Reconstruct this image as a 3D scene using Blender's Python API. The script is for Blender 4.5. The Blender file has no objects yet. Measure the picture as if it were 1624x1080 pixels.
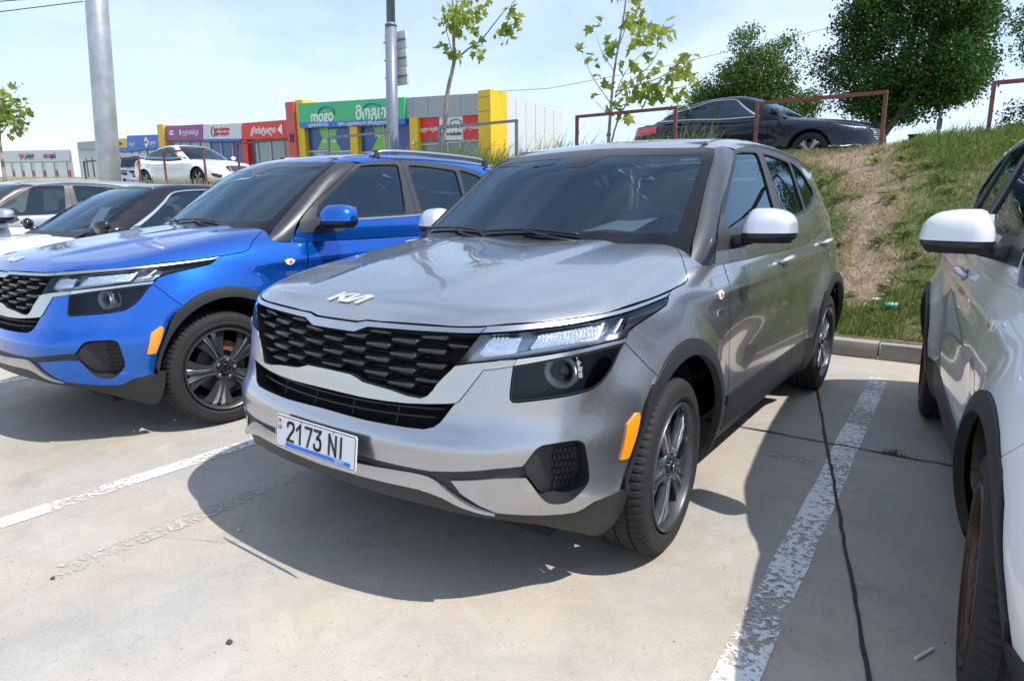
import bpy, bmesh, math, random
import numpy as np
from mathutils import Vector, Matrix
from mathutils.geometry import delaunay_2d_cdt

random.seed(7); RNG = np.random.default_rng(7)
scene = bpy.context.scene
COL = scene.collection
R = math.radians

# ------------------------------------------------------------------ camera
cam_data = bpy.data.cameras.new('camera'); cam = bpy.data.objects.new('camera', cam_data); COL.objects.link(cam)
cam_data.sensor_fit = 'HORIZONTAL'; cam_data.sensor_width = 36; cam_data.lens = 23.213
cam_data.clip_start = .05; cam_data.clip_end = 4000
cam.matrix_world = Matrix(((.8090032, -.1151067, .57642369, 1.80719),
                           (.58771145, .17582155, -.78973542, -2.22489),
                           (-.01044387, .97766928, .20988973, 1.32024), (0, 0, 0, 1)))
scene.camera = cam

# ------------------------------------------------------------------ sky, sun, exposure
SUN_EL, SUN_AZ = math.atan(1/math.hypot(.65, .08)), math.atan2(.65, .08)      # high sun, from the cars' left and a little behind them
world = bpy.data.worlds.new('World'); scene.world = world; world.use_nodes = True
wn = world.node_tree; wn.nodes.clear()
def wnode(t, **k):
    n = wn.nodes.new(t)
    for a, b in k.items(): setattr(n, a, b)
    return n
w_out = wnode('ShaderNodeOutputWorld'); w_bg = wnode('ShaderNodeBackground'); w_bg.inputs['Strength'].default_value = .14
sky = wnode('ShaderNodeTexSky', sky_type='NISHITA', sun_disc=False, sun_elevation=SUN_EL, sun_rotation=SUN_AZ, air_density=1.0, dust_density=.3, ozone_density=2.2, altitude=400)
w_tc = wnode('ShaderNodeTexCoord'); w_map = wnode('ShaderNodeMapping'); w_map.inputs['Scale'].default_value = (1, 1, 3.2)
w_n1 = wnode('ShaderNodeTexNoise'); w_n1.inputs['Scale'].default_value = 1.9; w_n1.inputs['Detail'].default_value = 7; w_n1.inputs['Roughness'].default_value = .58; w_n1.inputs['Distortion'].default_value = .5
w_r1 = wnode('ShaderNodeValToRGB'); w_r1.color_ramp.elements[0].position = .34; w_r1.color_ramp.elements[1].position = .66; w_r1.color_ramp.elements[0].color = (.24, .24, .24, 1)
w_cl = wnode('ShaderNodeMix', data_type='RGBA'); w_cl.inputs[7].default_value = (5.0, 5.8, 7.2, 1)
w_k = wnode('ShaderNodeMath', operation='MULTIPLY'); w_k.inputs[1].default_value = .80
L = wn.links.new
L(w_tc.outputs['Generated'], w_map.inputs[0]); L(w_map.outputs[0], w_n1.inputs['Vector']); L(w_n1.outputs['Fac'], w_r1.inputs[0])
L(w_r1.outputs[0], w_k.inputs[0]); L(w_k.outputs[0], w_cl.inputs[0]); L(sky.outputs[0], w_cl.inputs[6]); L(w_cl.outputs[2], w_bg.inputs[0]); L(w_bg.outputs[0], w_out.inputs[0])
sun_d = bpy.data.lights.new('sun', 'SUN'); sun_d.energy = 3.9; sun_d.angle = R(.55); sun_d.color = (1, .955, .89)
sun = bpy.data.objects.new('sun', sun_d); COL.objects.link(sun)
sun_dir = Vector((math.sin(SUN_AZ)*math.cos(SUN_EL), math.cos(SUN_AZ)*math.cos(SUN_EL), math.sin(SUN_EL)))
sun.rotation_euler = sun_dir.to_track_quat('Z', 'Y').to_euler(); sun.location = (6, 2, 14)
vs = scene.view_settings; vs.view_transform = 'Standard'; vs.look = 'None'; vs.gamma = 1; vs.use_curve_mapping = False; vs.exposure = .46
scene.render.engine = 'CYCLES'; cy = scene.cycles
cy.use_denoising = True; cy.max_bounces = 8; cy.transparent_max_bounces = 24; cy.glossy_bounces = 4; cy.diffuse_bounces = 3; cy.transmission_bounces = 6
cy.sample_clamp_indirect = 8; cy.caustics_reflective = False; cy.caustics_refractive = False; cy.use_adaptive_sampling = True; cy.adaptive_threshold = .015
# ------------------------------------------------------------------ naming and grouping
def tag(o, label=None, cat=None, group=None, kind=None):
    for k, v in (('label', label), ('category', cat), ('group', group), ('kind', kind)):
        if v: o[k] = v
    return o
def empty(name, label=None, cat=None, loc=(0, 0, 0), rz=0, group=None):
    o = bpy.data.objects.new(name, None); COL.objects.link(o); o.location = loc; o.rotation_euler = (0, 0, rz); o.empty_display_size = .2
    return tag(o, label, cat, group)
def link(name, me, mat=None, parent=None):
    o = bpy.data.objects.new(name, me); COL.objects.link(o)
    if parent is not None: o.parent = parent
    if mat is not None and not me.materials: me.materials.append(mat)
    return o
def copy_tree(o, parent=None, remap=None):
    c = o.copy(); COL.objects.link(c); c.parent = parent
    if remap and c.type == 'MESH' and c.data.materials:
        for i, sl in enumerate(c.material_slots):
            m = remap.get(sl.material.name) if sl.material else None
            if m: sl.link = 'OBJECT'; sl.material = m
    for ch in o.children: copy_tree(ch, c, remap)
    return c

# ------------------------------------------------------------------ mesh helpers
def mesh(name, V, Fc, mat=None, parent=None, smooth=False, mi=None, mats=None):
    me = bpy.data.meshes.new(name); me.from_pydata([tuple(map(float, v)) for v in V], [], [tuple(map(int, f)) for f in Fc])
    if mats:
        for m in mats: me.materials.append(m)
        if mi is not None: me.polygons.foreach_set('material_index', mi)
    if smooth: me.polygons.foreach_set('use_smooth', [True]*len(me.polygons))
    me.validate(); me.update()
    return link(name, me, mat, parent)
class MB:
    """collects simple solids into one mesh"""
    def __init__(s): s.V = []; s.F = []; s.I = []; s.mi = 0
    def add(s, V, Fc):
        n = len(s.V); s.V += [tuple(v) for v in V]; s.F += [tuple(i+n for i in f) for f in Fc]; s.I += [s.mi]*len(Fc); return s
    def box(s, c, d, M=None, taper=1.0):
        x, y, z = d[0]/2, d[1]/2, d[2]/2; k = taper
        V = [Vector(v) for v in ((-x, -y, -z), (x, -y, -z), (x, y, -z), (-x, y, -z), (-x*k, -y*k, z), (x*k, -y*k, z), (x*k, y*k, z), (-x*k, y*k, z))]
        if M is not None: V = [M @ v for v in V]
        V = [v+Vector(c) for v in V]
        return s.add(V, [(0, 3, 2, 1), (4, 5, 6, 7), (0, 1, 5, 4), (1, 2, 6, 5), (2, 3, 7, 6), (3, 0, 4, 7)])
    def tube(s, pts, rad, n=8, cap=True):
        pts = [Vector(p) for p in pts]; rad = rad if hasattr(rad, '__len__') else [rad]*len(pts); V = []; Fc = []
        up = None
        for i, p in enumerate(pts):
            t = (pts[min(i+1, len(pts)-1)]-pts[max(i-1, 0)]).normalized()
            if up is None: up = t.orthogonal().normalized()
            a = (up - t*up.dot(t)).normalized(); up = a; b = t.cross(a)
            V += [p+(a*math.cos(k*2*math.pi/n)+b*math.sin(k*2*math.pi/n))*rad[i] for k in range(n)]
        for i in range(len(pts)-1):
            for k in range(n): Fc.append((i*n+k, i*n+(k+1) % n, (i+1)*n+(k+1) % n, (i+1)*n+k))
        if cap: Fc += [tuple(range(n))[::-1], tuple((len(pts)-1)*n+k for k in range(n))]
        return s.add(V, Fc)
    def prism(s, poly, h, M=Matrix()):
        """extrude a 2D polygon (x,y) by h along z, then transform"""
        n = len(poly); V = [M @ Vector((a, b, 0)) for a, b in poly]+[M @ Vector((a, b, h)) for a, b in poly]
        Fc = [tuple(range(n))[::-1], tuple(range(n, 2*n))]+[(i, (i+1) % n, (i+1) % n+n, i+n) for i in range(n)]
        return s.add(V, Fc)
    def build(s, name, mat=None, parent=None, smooth=False, bevel=0, mats=None, seg=2, angle=40):
        o = mesh(name, s.V, s.F, mat, parent, smooth, s.I if mats else None, mats)
        if bevel:
            bm = bmesh.new(); bm.from_mesh(o.data); bmesh.ops.remove_doubles(bm, verts=bm.verts, dist=1e-5); bmesh.ops.recalc_face_normals(bm, faces=bm.faces)
            ed = [e for e in bm.edges if len(e.link_faces) == 2 and e.calc_face_angle(0) > R(angle)]
            bmesh.ops.bevel(bm, geom=ed, offset=bevel, segments=seg, affect='EDGES', profile=.6, clamp_overlap=True); bm.to_mesh(o.data); bm.free()
            o.data.polygons.foreach_set('use_smooth', [True]*len(o.data.polygons)); sharp(o.data, 50)
        return o
def sharp(me, deg=40):
    me.update(); bm = bmesh.new(); bm.from_mesh(me)
    for e in bm.edges: e.smooth = not (len(e.link_faces) == 2 and e.calc_face_angle(0) > R(deg))
    bm.to_mesh(me); bm.free()
def lathe(prof, n=48, axis='x', a0=0, a1=2*math.pi, mod=None):
    """prof: (along axis, radius); returns verts, faces"""
    full = abs(a1-a0-2*math.pi) < 1e-6; k = n if full else n+1; V = []; Fc = []
    for j in range(k):
        t = a0+(a1-a0)*j/n
        for i, (u, r) in enumerate(prof):
            if mod: r = r+mod(i, j)
            V.append((u, r*math.cos(t), r*math.sin(t)))
    m = len(prof)
    for j in range(n):
        a = j*m; b = ((j+1) % k)*m
        for i in range(m-1): Fc.append((a+i, b+i, b+i+1, a+i+1))
    return V, Fc
def sm(pts, n=4):
    """Catmull-Rom through an open run of points"""
    P = np.array(pts, float); Q = np.vstack([2*P[0]-P[1], P, 2*P[-1]-P[-2]]); out = []
    for i in range(1, len(Q)-2):
        for t in np.linspace(0, 1, n, endpoint=False):
            out.append(.5*((2*Q[i])+(-Q[i-1]+Q[i+1])*t+(2*Q[i-1]-5*Q[i]+4*Q[i+1]-Q[i+2])*t*t+(-Q[i-1]+3*Q[i]-3*Q[i+1]+Q[i+2])*t**3))
    out.append(P[-1]); return [tuple(p) for p in out]

# ------------------------------------------------------------------ materials
MATS = {}
def mat(name, col=(.5, .5, .5), rough=.5, metal=0, coat=0, spec=.5, bump=None, var=None, emit=None, coat_rough=.03):
    """bump=(scale, strength, distance), var=(scale, amount): a slow drift of the colour"""
    m = bpy.data.materials.new(name); m.use_nodes = True; nt = m.node_tree; b = nt.nodes['Principled BSDF']
    b.inputs['Base Color'].default_value = (*col, 1); b.inputs['Roughness'].default_value = rough; b.inputs['Metallic'].default_value = metal
    b.inputs['Coat Weight'].default_value = coat; b.inputs['Coat Roughness'].default_value = coat_rough; b.inputs['Specular IOR Level'].default_value = spec
    if bump or var: tc = nt.nodes.new('ShaderNodeTexCoord')
    if var:
        n = nt.nodes.new('ShaderNodeTexNoise'); n.inputs['Scale'].default_value = var[0]; n.inputs['Detail'].default_value = 6; n.inputs['Roughness'].default_value = .65
        mr = nt.nodes.new('ShaderNodeMapRange'); mr.inputs[3].default_value = 1-var[1]; mr.inputs[4].default_value = 1+var[1]; mr.inputs[1].default_value = .3; mr.inputs[2].default_value = .7
        mx = nt.nodes.new('ShaderNodeVectorMath'); mx.operation = 'SCALE'; mx.inputs[0].default_value = col
        nt.links.new(tc.outputs['Object'], n.inputs['Vector']); nt.links.new(n.outputs['Fac'], mr.inputs[0]); nt.links.new(mr.outputs[0], mx.inputs['Scale']); nt.links.new(mx.outputs[0], b.inputs['Base Color'])
    if bump:
        n = nt.nodes.new('ShaderNodeTexNoise'); n.inputs['Scale'].default_value = bump[0]; n.inputs['Detail'].default_value = 4
        bp = nt.nodes.new('ShaderNodeBump'); bp.inputs['Strength'].default_value = bump[1]; bp.inputs['Distance'].default_value = bump[2]
        nt.links.new(tc.outputs['Object'], n.inputs['Vector']); nt.links.new(n.outputs['Fac'], bp.inputs['Height']); nt.links.new(bp.outputs[0], b.inputs['Normal'])
    if emit: b.inputs['Emission Color'].default_value = (*col, 1); b.inputs['Emission Strength'].default_value = emit
    MATS[name] = m; return m
def glass(name, tint, ior=1.5, rough=0.0, edge=1.0):
    """thin pane: tinted see-through with a mirror-like sky reflection that grows at grazing angles"""
    m = bpy.data.materials.new(name); m.use_nodes = True; nt = m.node_tree; nt.nodes.clear()
    o = nt.nodes.new('ShaderNodeOutputMaterial'); t = nt.nodes.new('ShaderNodeBsdfTransparent'); g = nt.nodes.new('ShaderNodeBsdfGlossy'); f = nt.nodes.new('ShaderNodeFresnel'); x = nt.nodes.new('ShaderNodeMixShader')
    t.inputs[0].default_value = (*tint, 1); g.inputs['Roughness'].default_value = rough; g.inputs[0].default_value = (.62*edge, .83*edge, edge, 1); f.inputs[0].default_value = ior
    nt.links.new(f.outputs[0], x.inputs[0]); nt.links.new(t.outputs[0], x.inputs[1]); nt.links.new(g.outputs[0], x.inputs[2]); nt.links.new(x.outputs[0], o.inputs[0])
    MATS[name] = m; return m
def paint(name, col, metal=.0, rough=.42, coat=1.0, flake=.0):
    m = mat(name, col, rough, metal, coat, coat_rough=.018)
    nt = m.node_tree; b = nt.nodes['Principled BSDF']; b.inputs['Coat IOR'].default_value = 1.55
    if flake:
        tc = nt.nodes.new('ShaderNodeTexCoord'); v = nt.nodes.new('ShaderNodeTexVoronoi'); v.inputs['Scale'].default_value = 900
        mr = nt.nodes.new('ShaderNodeMapRange'); mr.inputs[3].default_value = rough-flake; mr.inputs[4].default_value = rough+flake
        nt.links.new(tc.outputs['Object'], v.inputs['Vector']); nt.links.new(v.outputs['Color'], mr.inputs[0]); nt.links.new(mr.outputs[0], b.inputs['Roughness'])
    return m
M = dict(
    grey=paint('grey_paint', (.43, .44, .465), .90, .26, flake=.06), blue=paint('blue_paint', (.001, .120, .56), .80, .26, flake=.06), white=paint('white_paint', (.77, .78, .79), 0, .35),
    navy=paint('black_paint', (.006, .008, .016), .2, .3), silver=paint('silver_paint', (.50, .51, .53), .8, .34), gloss=mat('gloss_black', (.008, .008, .010), .12, 0, .6),
    clad=mat('cladding_plastic', (.022, .0235, .027), .5, bump=(420, .25, .002)), frame=mat('window_surround', (.055, .058, .066), .38, .3), rubber=mat('tyre_rubber', (.015, .015, .016), .78, bump=(90, .3, .002), var=(9, .18)),
    black=mat('black_plastic', (.014, .014, .016), .45), dark=mat('dark_void', (.006, .006, .007), .9), chrome=mat('satin_chrome', (.62, .63, .65), .20, 1), trim=mat('silver_trim', (.52, .535, .56), .26, 1),
    skid=mat('skid_silver', (.50, .51, .53), .30, .9), wheel=mat('wheel_machined', (.58, .59, .61), .24, 1), wheeld=mat('wheel_dark', (.075, .078, .085), .38, .6, .4), bronze=mat('bronze_wheel', (.075, .040, .027), .45, .75, .3, var=(14, .25)),
    amber=mat('amber_lens', (.95, .30, .01), .18, 0, 1), lens=glass('lamp_lens', (.95, .96, .98), 1.4), lensd=glass('smoked_lens', (.62, .64, .67), 1.38), reflector=mat('lamp_reflector', (.80, .82, .85), .16, 1, bump=(160, .8, .004)),
    ws=glass('windshield_glass', (.88, .96, .99), 1.85), side=glass('side_glass', (.62, .74, .77), 1.95), tint=glass('privacy_glass', (.20, .23, .25), 1.95), frit=mat('frit_black', (.006, .006, .008), .10, 0, 0, .35),
    seat=mat('seat_fabric', (.045, .047, .052), .85), dash=mat('dashboard_plastic', (.030, .032, .036), .62, bump=(300, .2, .001)), paper=mat('white_paper', (.80, .80, .78), .7), red=mat('tail_lamp', (.45, .01, .01), .2, 0, 1),
    plate=mat('plate_white', (.72, .73, .74), .35), plateb=mat('plate_black', (.012, .012, .014), .5), plateblue=mat('plate_blue', (.03, .16, .72), .45), platered=mat('plate_red', (.6, .02, .02), .5), disc=mat('brake_steel', (.30, .27, .25), .35, .9), caliper=mat('brake_rust', (.20, .09, .045), .7),
    badge=mat('badge_white', (.75, .74, .72), .35), mirror=mat('mirror_glass', (.85, .86, .88), .02, 1))
# ------------------------------------------------------------------ smooth body shapes (car frame: +x car's left, -y forward, z up)
class Spl:
    """natural cubic spline with straight ends"""
    def __init__(s, *pts):
        x = np.array([p[0] for p in pts], float); y = np.array([p[1] for p in pts], float)
        n = len(x); h = np.diff(x); A = np.eye(n); b = np.zeros(n)
        for i in range(1, n - 1):
            A[i, i-1] = h[i-1]; A[i, i] = 2*(h[i-1]+h[i]); A[i, i+1] = h[i]
            b[i] = 6*((y[i+1]-y[i])/h[i] - (y[i]-y[i-1])/h[i-1])
        s.x, s.y, s.h, s.M = x, y, h, np.linalg.solve(A, b)
        s.s0 = (y[1]-y[0])/h[0] - h[0]*(2*s.M[0]+s.M[1])/6
        s.s1 = (y[-1]-y[-2])/h[-1] + h[-1]*(2*s.M[-1]+s.M[-2])/6
    def __call__(s, t):
        t = np.asarray(t, float); tc = np.clip(t, s.x[0], s.x[-1])
        i = np.clip(np.searchsorted(s.x, tc, side='right')-1, 0, len(s.h)-1)
        h = s.h[i]; a = s.x[i+1]-tc; b = tc-s.x[i]
        r = s.M[i]*a**3/(6*h) + s.M[i+1]*b**3/(6*h) + (s.y[i]/h-s.M[i]*h/6)*a + (s.y[i+1]/h-s.M[i+1]*h/6)*b
        return r + np.where(t < s.x[0], (t-s.x[0])*s.s0, 0) + np.where(t > s.x[-1], (t-s.x[-1])*s.s1, 0)

def smax(a, b, k):
    h = np.maximum(k-np.abs(a-b), 0)/k
    return np.maximum(a, b) + h*h*k*.25

def sstep(a, b, t):
    t = np.clip((t-a)/(b-a), 0, 1); return t*t*(3-2*t)

class Shape:
    """a car body as two smooth solids: lower (up to hood and belt) and upper (greenhouse)"""
    def __init__(s, **k): s.__dict__.update(k)
    def lower(s, P):
        x = np.abs(P[:, 0]); y = P[:, 1]; z = P[:, 2]
        sx = s.W(y) + s.sec(z)
        for fn in s.bumps: sx = sx + fn(y, z)
        side = x - sx
        fr = (s.fz(z) + s.fx(x)*s.fxk(z)) - y
        re = y - (s.rz(z) - s.rx(x))
        top = z - (s.hz(y) - s.hx(y)*x*x - s.hx4(y)*x**4 + s.hcrease(x, y))
        return smax(smax(smax(fr, side, s.kfs), smax(re, side, s.krs)-0*x, .02), top, s.ktop(y))
    def upper(s, P):
        x = np.abs(P[:, 0]); y = P[:, 1]; z = P[:, 2]
        side = (x - (s.uw(y) - s.ut(z)))*.95
        ws = (s.wz(z) + s.wx(x) - y)*s.wn
        rw = (y - (s.bz(z) - s.bx(x)))*s.bn
        top = z - (s.tz(y) - s.tx*x*x)
        return np.maximum(smax(smax(smax(ws, rw, .05), side, s.kws), top, s.kroof), .9-z)

def solve(F, O, D, t0, t1, n=34):
    a = np.full(len(O), float(t0)); b = np.full(len(O), float(t1))
    for _ in range(n):
        m = .5*(a+b); neg = F(O + D*m[:, None]) < 0
        a = np.where(neg, m, a); b = np.where(neg, b, m)
    return O + D*(.5*(a+b))[:, None]

def gradn(F, P, e=.0015):
    g = np.stack([F(P+np.eye(3)[i]*e) - F(P-np.eye(3)[i]*e) for i in range(3)], 1)
    return g/np.maximum(np.linalg.norm(g, axis=1), 1e-9)[:, None]

class Chart:
    """2D coordinates on a body surface"""
    def __init__(s, F, kind, **k): s.F = F; s.kind = kind; s.__dict__.update(k)
    def rays(s, q):
        a = q[:, 0]; b = q[:, 1]; o = np.zeros((len(q), 3)); d = np.zeros((len(q), 3))
        if s.kind == 'wrap':     # (w, z): across the front, round the corner, back along the side, round to the rear
            cx, cf, cr, sc = s.cx, s.cf, s.cr, s.sc; L = sc*np.pi/2
            w1 = cx; w2 = cx+L; w3 = w2+(cr-cf); w4 = w3+L
            t = np.clip((a-w1)/sc, 0, np.pi/2); t2 = np.clip((a-w3)/sc, 0, np.pi/2)
            ang = t+t2
            o[:, 0] = np.where(a < w1, a, np.where(a > w4, cx-(a-w4), cx))
            o[:, 1] = np.where(a < w2, cf, np.where(a < w3, cf+(a-w2), cr)); o[:, 2] = b
            d[:, 0] = np.sin(ang); d[:, 1] = -np.cos(ang)
            return o, d, 0, 1.9
        if s.kind == 'roll':     # (y, angle): rays fanning out of a lengthwise axis
            o[:, 0] = s.x0; o[:, 1] = a; o[:, 2] = s.z0; t = b/s.sc; d[:, 0] = np.cos(t); d[:, 2] = np.sin(t); return o, d, 0, 1.0
        if s.kind == 'top': o[:, 0] = a; o[:, 1] = b; o[:, 2] = s.z0; d[:, 2] = 1; return o, d, 0, 1.2
        if s.kind == 'side': o[:, 1] = a; o[:, 2] = b; d[:, 0] = 1; return o, d, 0, 1.4
        if s.kind == 'front': o[:, 0] = a; o[:, 1] = s.y0; o[:, 2] = b; d[:, 1] = -1; return o, d, 0, 3.
        if s.kind == 'rear': o[:, 0] = a; o[:, 1] = s.y0; o[:, 2] = b; d[:, 1] = 1; return o, d, 0, 3.
    def P(s, q, off=0):
        q = np.atleast_2d(np.asarray(q, float)); o, d, t0, t1 = s.rays(q)
        p = solve(s.F, o, d, t0, t1); n = gradn(s.F, p)
        return p + n*off, n
    def inv(s, P):
        P = np.atleast_2d(P); x, y, z = P.T
        if s.kind == 'wrap':
            cx, cf, cr, sc = s.cx, s.cf, s.cr, s.sc; L = sc*np.pi/2
            return np.stack([np.where((x < cx) & (y < cf), x, np.where(y < cf, cx+sc*np.arctan2(x-cx, cf-y), np.where(y < cr, cx+L+y-cf,
                   np.where(x > cx, cx+L+cr-cf+sc*np.arctan2(y-cr, x-cx), cx+L+cr-cf+L+cx-x)))), z], 1)
        if s.kind == 'roll': return np.stack([y, s.sc*np.arctan2(z-s.z0, x-s.x0)], 1)
        return P[:, {'top': [0, 1], 'side': [1, 2], 'front': [0, 2], 'rear': [0, 2]}[s.kind]]

def crossover_shape():
    """the compact SUV that stands three times in the row"""
    W = Spl((-.9, .80), (-.6, .865), (-.3, .905), (0, .922), (.5, .924), (1.3, .926), (2.2, .93), (2.63, .935), (3.1, .92), (3.5, .88))
    sec = Spl((.15, -.10), (.25, -.055), (.36, -.022), (.5, .0), (.66, .004), (.8, -.006), (.92, -.026), (1.02, -.05), (1.12, -.082), (1.25, -.13))
    fz = Spl((.15, -.70), (.22, -.775), (.30, -.84), (.40, -.876), (.52, -.882), (.585, -.878), (.625, -.856), (.67, -.838), (.72, -.827), (.82, -.808), (.90, -.798), (.95, -.79), (1.05, -.755))
    fx = Spl((0, 0), (.2, .008), (.4, .034), (.55, .072), (.7, .135), (.85, .24), (1., .38))
    fxk = lambda z: np.ones_like(z)
    rz = Spl((.15, 3.28), (.3, 3.42), (.5, 3.47), (.7, 3.46), (.95, 3.40), (1.1, 3.33), (1.3, 3.2))
    rx = Spl((0, 0), (.3, .02), (.6, .09), (.8, .19), (1., .34))
    hz = Spl((-.86, .93), (-.79, .952), (-.70, .985), (-.5, 1.024), (-.3, 1.056), (0, 1.092), (.3, 1.124), (.5, 1.138), (.8, 1.14), (1.5, 1.155), (2.4, 1.195), (3., 1.20), (3.4, 1.18))
    hx = lambda y: .062 - .05*sstep(-.5, .4, y)
    hx4 = lambda y: .02 + 0*y
    def hcrease(x, y):
        # twin raised ridges of the hood, fading at its nose and ending at the cowl
        c = .30 + .14*np.clip((y+.6)/1.1, 0, 1)
        return .012*(1-sstep(c-.02, c+.07, x))*sstep(-.72, -.40, y)*(1-sstep(.45, .7, y)) - .006*(1-sstep(.0, .30, x))*sstep(-.7, -.3, y)*(1-sstep(.45, .7, y))
    def arch(y, z):
        r0 = np.hypot(y, z-.335); r1 = np.hypot(y-2.63, z-.335); r = np.minimum(r0, r1)
        return .036*(1-sstep(.43, .62, r))*sstep(.05, .25, z)
    def sculpt(y, z):
        # hollow along the doors under a shoulder line that climbs rearward
        l = .60 + .05*y
        g = np.exp(-((z-l)/.13)**2)*sstep(.35, .9, y)*(1-sstep(1.9, 2.4, y))
        sh = .010*np.exp(-((z-(.915+.018*y))/.035)**2)*sstep(.1, .5, y)
        sill = .018*np.exp(-((z-.33)/.07)**2)*sstep(.45, .7, y)*(1-sstep(2.0, 2.25, y))
        return -.026*g + sh + sill
    uw = Spl((.2, .80), (.6, .84), (1.2, .862), (2., .868), (2.6, .855), (3.2, .80), (3.5, .74))
    ut = Spl((1., -.01), (1.13, .01), (1.3, .075), (1.45, .135), (1.56, .185), (1.7, .26))
    wz = Spl((.9, -.02), (1.125, .30), (1.35, .63), (1.56, .95), (1.7, 1.17))
    wx = Spl((0, 0), (.3, .022), (.6, .10), (.75, .165), (.9, .25))
    bz = Spl((.9, 3.5), (1.15, 3.36), (1.35, 3.22), (1.5, 3.06), (1.6, 2.92))
    bx = Spl((0, 0), (.4, .04), (.7, .14), (.9, .25))
    tz = Spl((.6, 1.50), (.95, 1.574), (1.3, 1.628), (1.8, 1.655), (2.4, 1.640), (2.9, 1.59), (3.3, 1.50))
    return Shape(W=W, sec=sec, fz=fz, fx=fx, fxk=fxk, rz=rz, rx=rx, hz=hz, hx=hx, hx4=hx4, hcrease=hcrease, bumps=[arch, sculpt],
                 kfs=.30, krs=.28, ktop=lambda y: .11+.09*sstep(-.6, .2, y)-.05*sstep(.5, .9, y), uw=uw, ut=ut, wz=wz, wx=wx, wn=.56, bz=bz, bx=bx, bn=.8, tz=tz, tx=.06, kws=.06, kroof=.10)
# ------------------------------------------------------------------ body panels cut out of a shape
def inside(loop, q):
    L_ = np.asarray(loop); x, y = q[:, 0], q[:, 1]; c = np.zeros(len(q), bool); j = len(L_)-1
    for i in range(len(L_)):
        xi, yi = L_[i]; xj, yj = L_[j]
        if yi != yj: c ^= ((yi > y) != (yj > y)) & (x < (xj-xi)*(y-yi)/(yj-yi)+xi)
        j = i
    return c
def resample(loop, step):
    out = []
    for i in range(len(loop)):
        a = np.array(loop[i]); b = np.array(loop[(i+1) % len(loop)]); n = max(1, int(np.ceil(np.linalg.norm(b-a)/step)))
        for k in range(n): out.append(a+(b-a)*k/n)
    o = [out[0]]
    for p in out[1:]:
        if np.linalg.norm(p-o[-1]) > 1e-4: o.append(p)
    if np.linalg.norm(o[0]-o[-1]) < 1e-4: o.pop()
    return np.array(o)
def inset(loop, d, half=False):
    L_ = np.asarray(loop); a = np.roll(L_, 1, 0); b = np.roll(L_, -1, 0); e1 = L_-a; e2 = b-L_
    e1 /= np.maximum(np.linalg.norm(e1, axis=1), 1e-9)[:, None]; e2 /= np.maximum(np.linalg.norm(e2, axis=1), 1e-9)[:, None]
    ar = .5*np.sum(L_[:, 0]*b[:, 1]-b[:, 0]*L_[:, 1]); s = 1 if ar > 0 else -1
    n = np.stack([-(e1[:, 1]+e2[:, 1]), e1[:, 0]+e2[:, 0]], 1)*s; ln = np.linalg.norm(n, axis=1); n /= np.maximum(ln, .35)[:, None]; k = 1/np.clip(ln/2, .5, 1)
    o = L_+n*(d*np.minimum(k, 1.6))[:, None]
    if half: o[np.abs(L_[:, 0]) < 1e-6, 0] = 0
    return o
def tri(loop, holes, step):
    loops = [loop]+list(holes); pts = []; ed = []
    for lp in loops:
        n = len(pts); pts += [tuple(p) for p in lp]; ed += [(n+i, n+(i+1) % len(lp)) for i in range(len(lp))]
    lo, hi = np.min(loop, 0), np.max(loop, 0); xs = np.arange(lo[0], hi[0], step); ys = np.arange(lo[1], hi[1], step*.866)
    g = np.array([(x+(.5*step if j % 2 else 0), y) for j, y in enumerate(ys) for x in xs]) if len(xs) and len(ys) else np.zeros((0, 2))
    if len(g):
        k = inside(loop, g)
        for h in holes: k &= ~inside(h, g)
        g = g[k]
        if len(g):
            B = np.array(pts); d = np.full(len(g), 9.)
            for i in range(0, len(B), 200): d = np.minimum(d, np.min(np.linalg.norm(g[:, None]-B[None, i:i+200], axis=2), 1))
            pts += [tuple(p) for p in g[d > step*.45]]
    V, E, Fc = delaunay_2d_cdt([Vector(p) for p in pts], ed, [], 0, 1e-7)[:3]
    V = np.array([(v[0], v[1]) for v in V]); Fc = np.array([f for f in Fc if len(f) == 3])
    c = V[Fc].mean(1); k = inside(loop, c)
    for h in holes: k &= ~inside(h, c)
    Fc = Fc[k]; used = np.unique(Fc); m = np.full(len(V), -1); m[used] = np.arange(len(used))
    return V[used], m[Fc]
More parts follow.
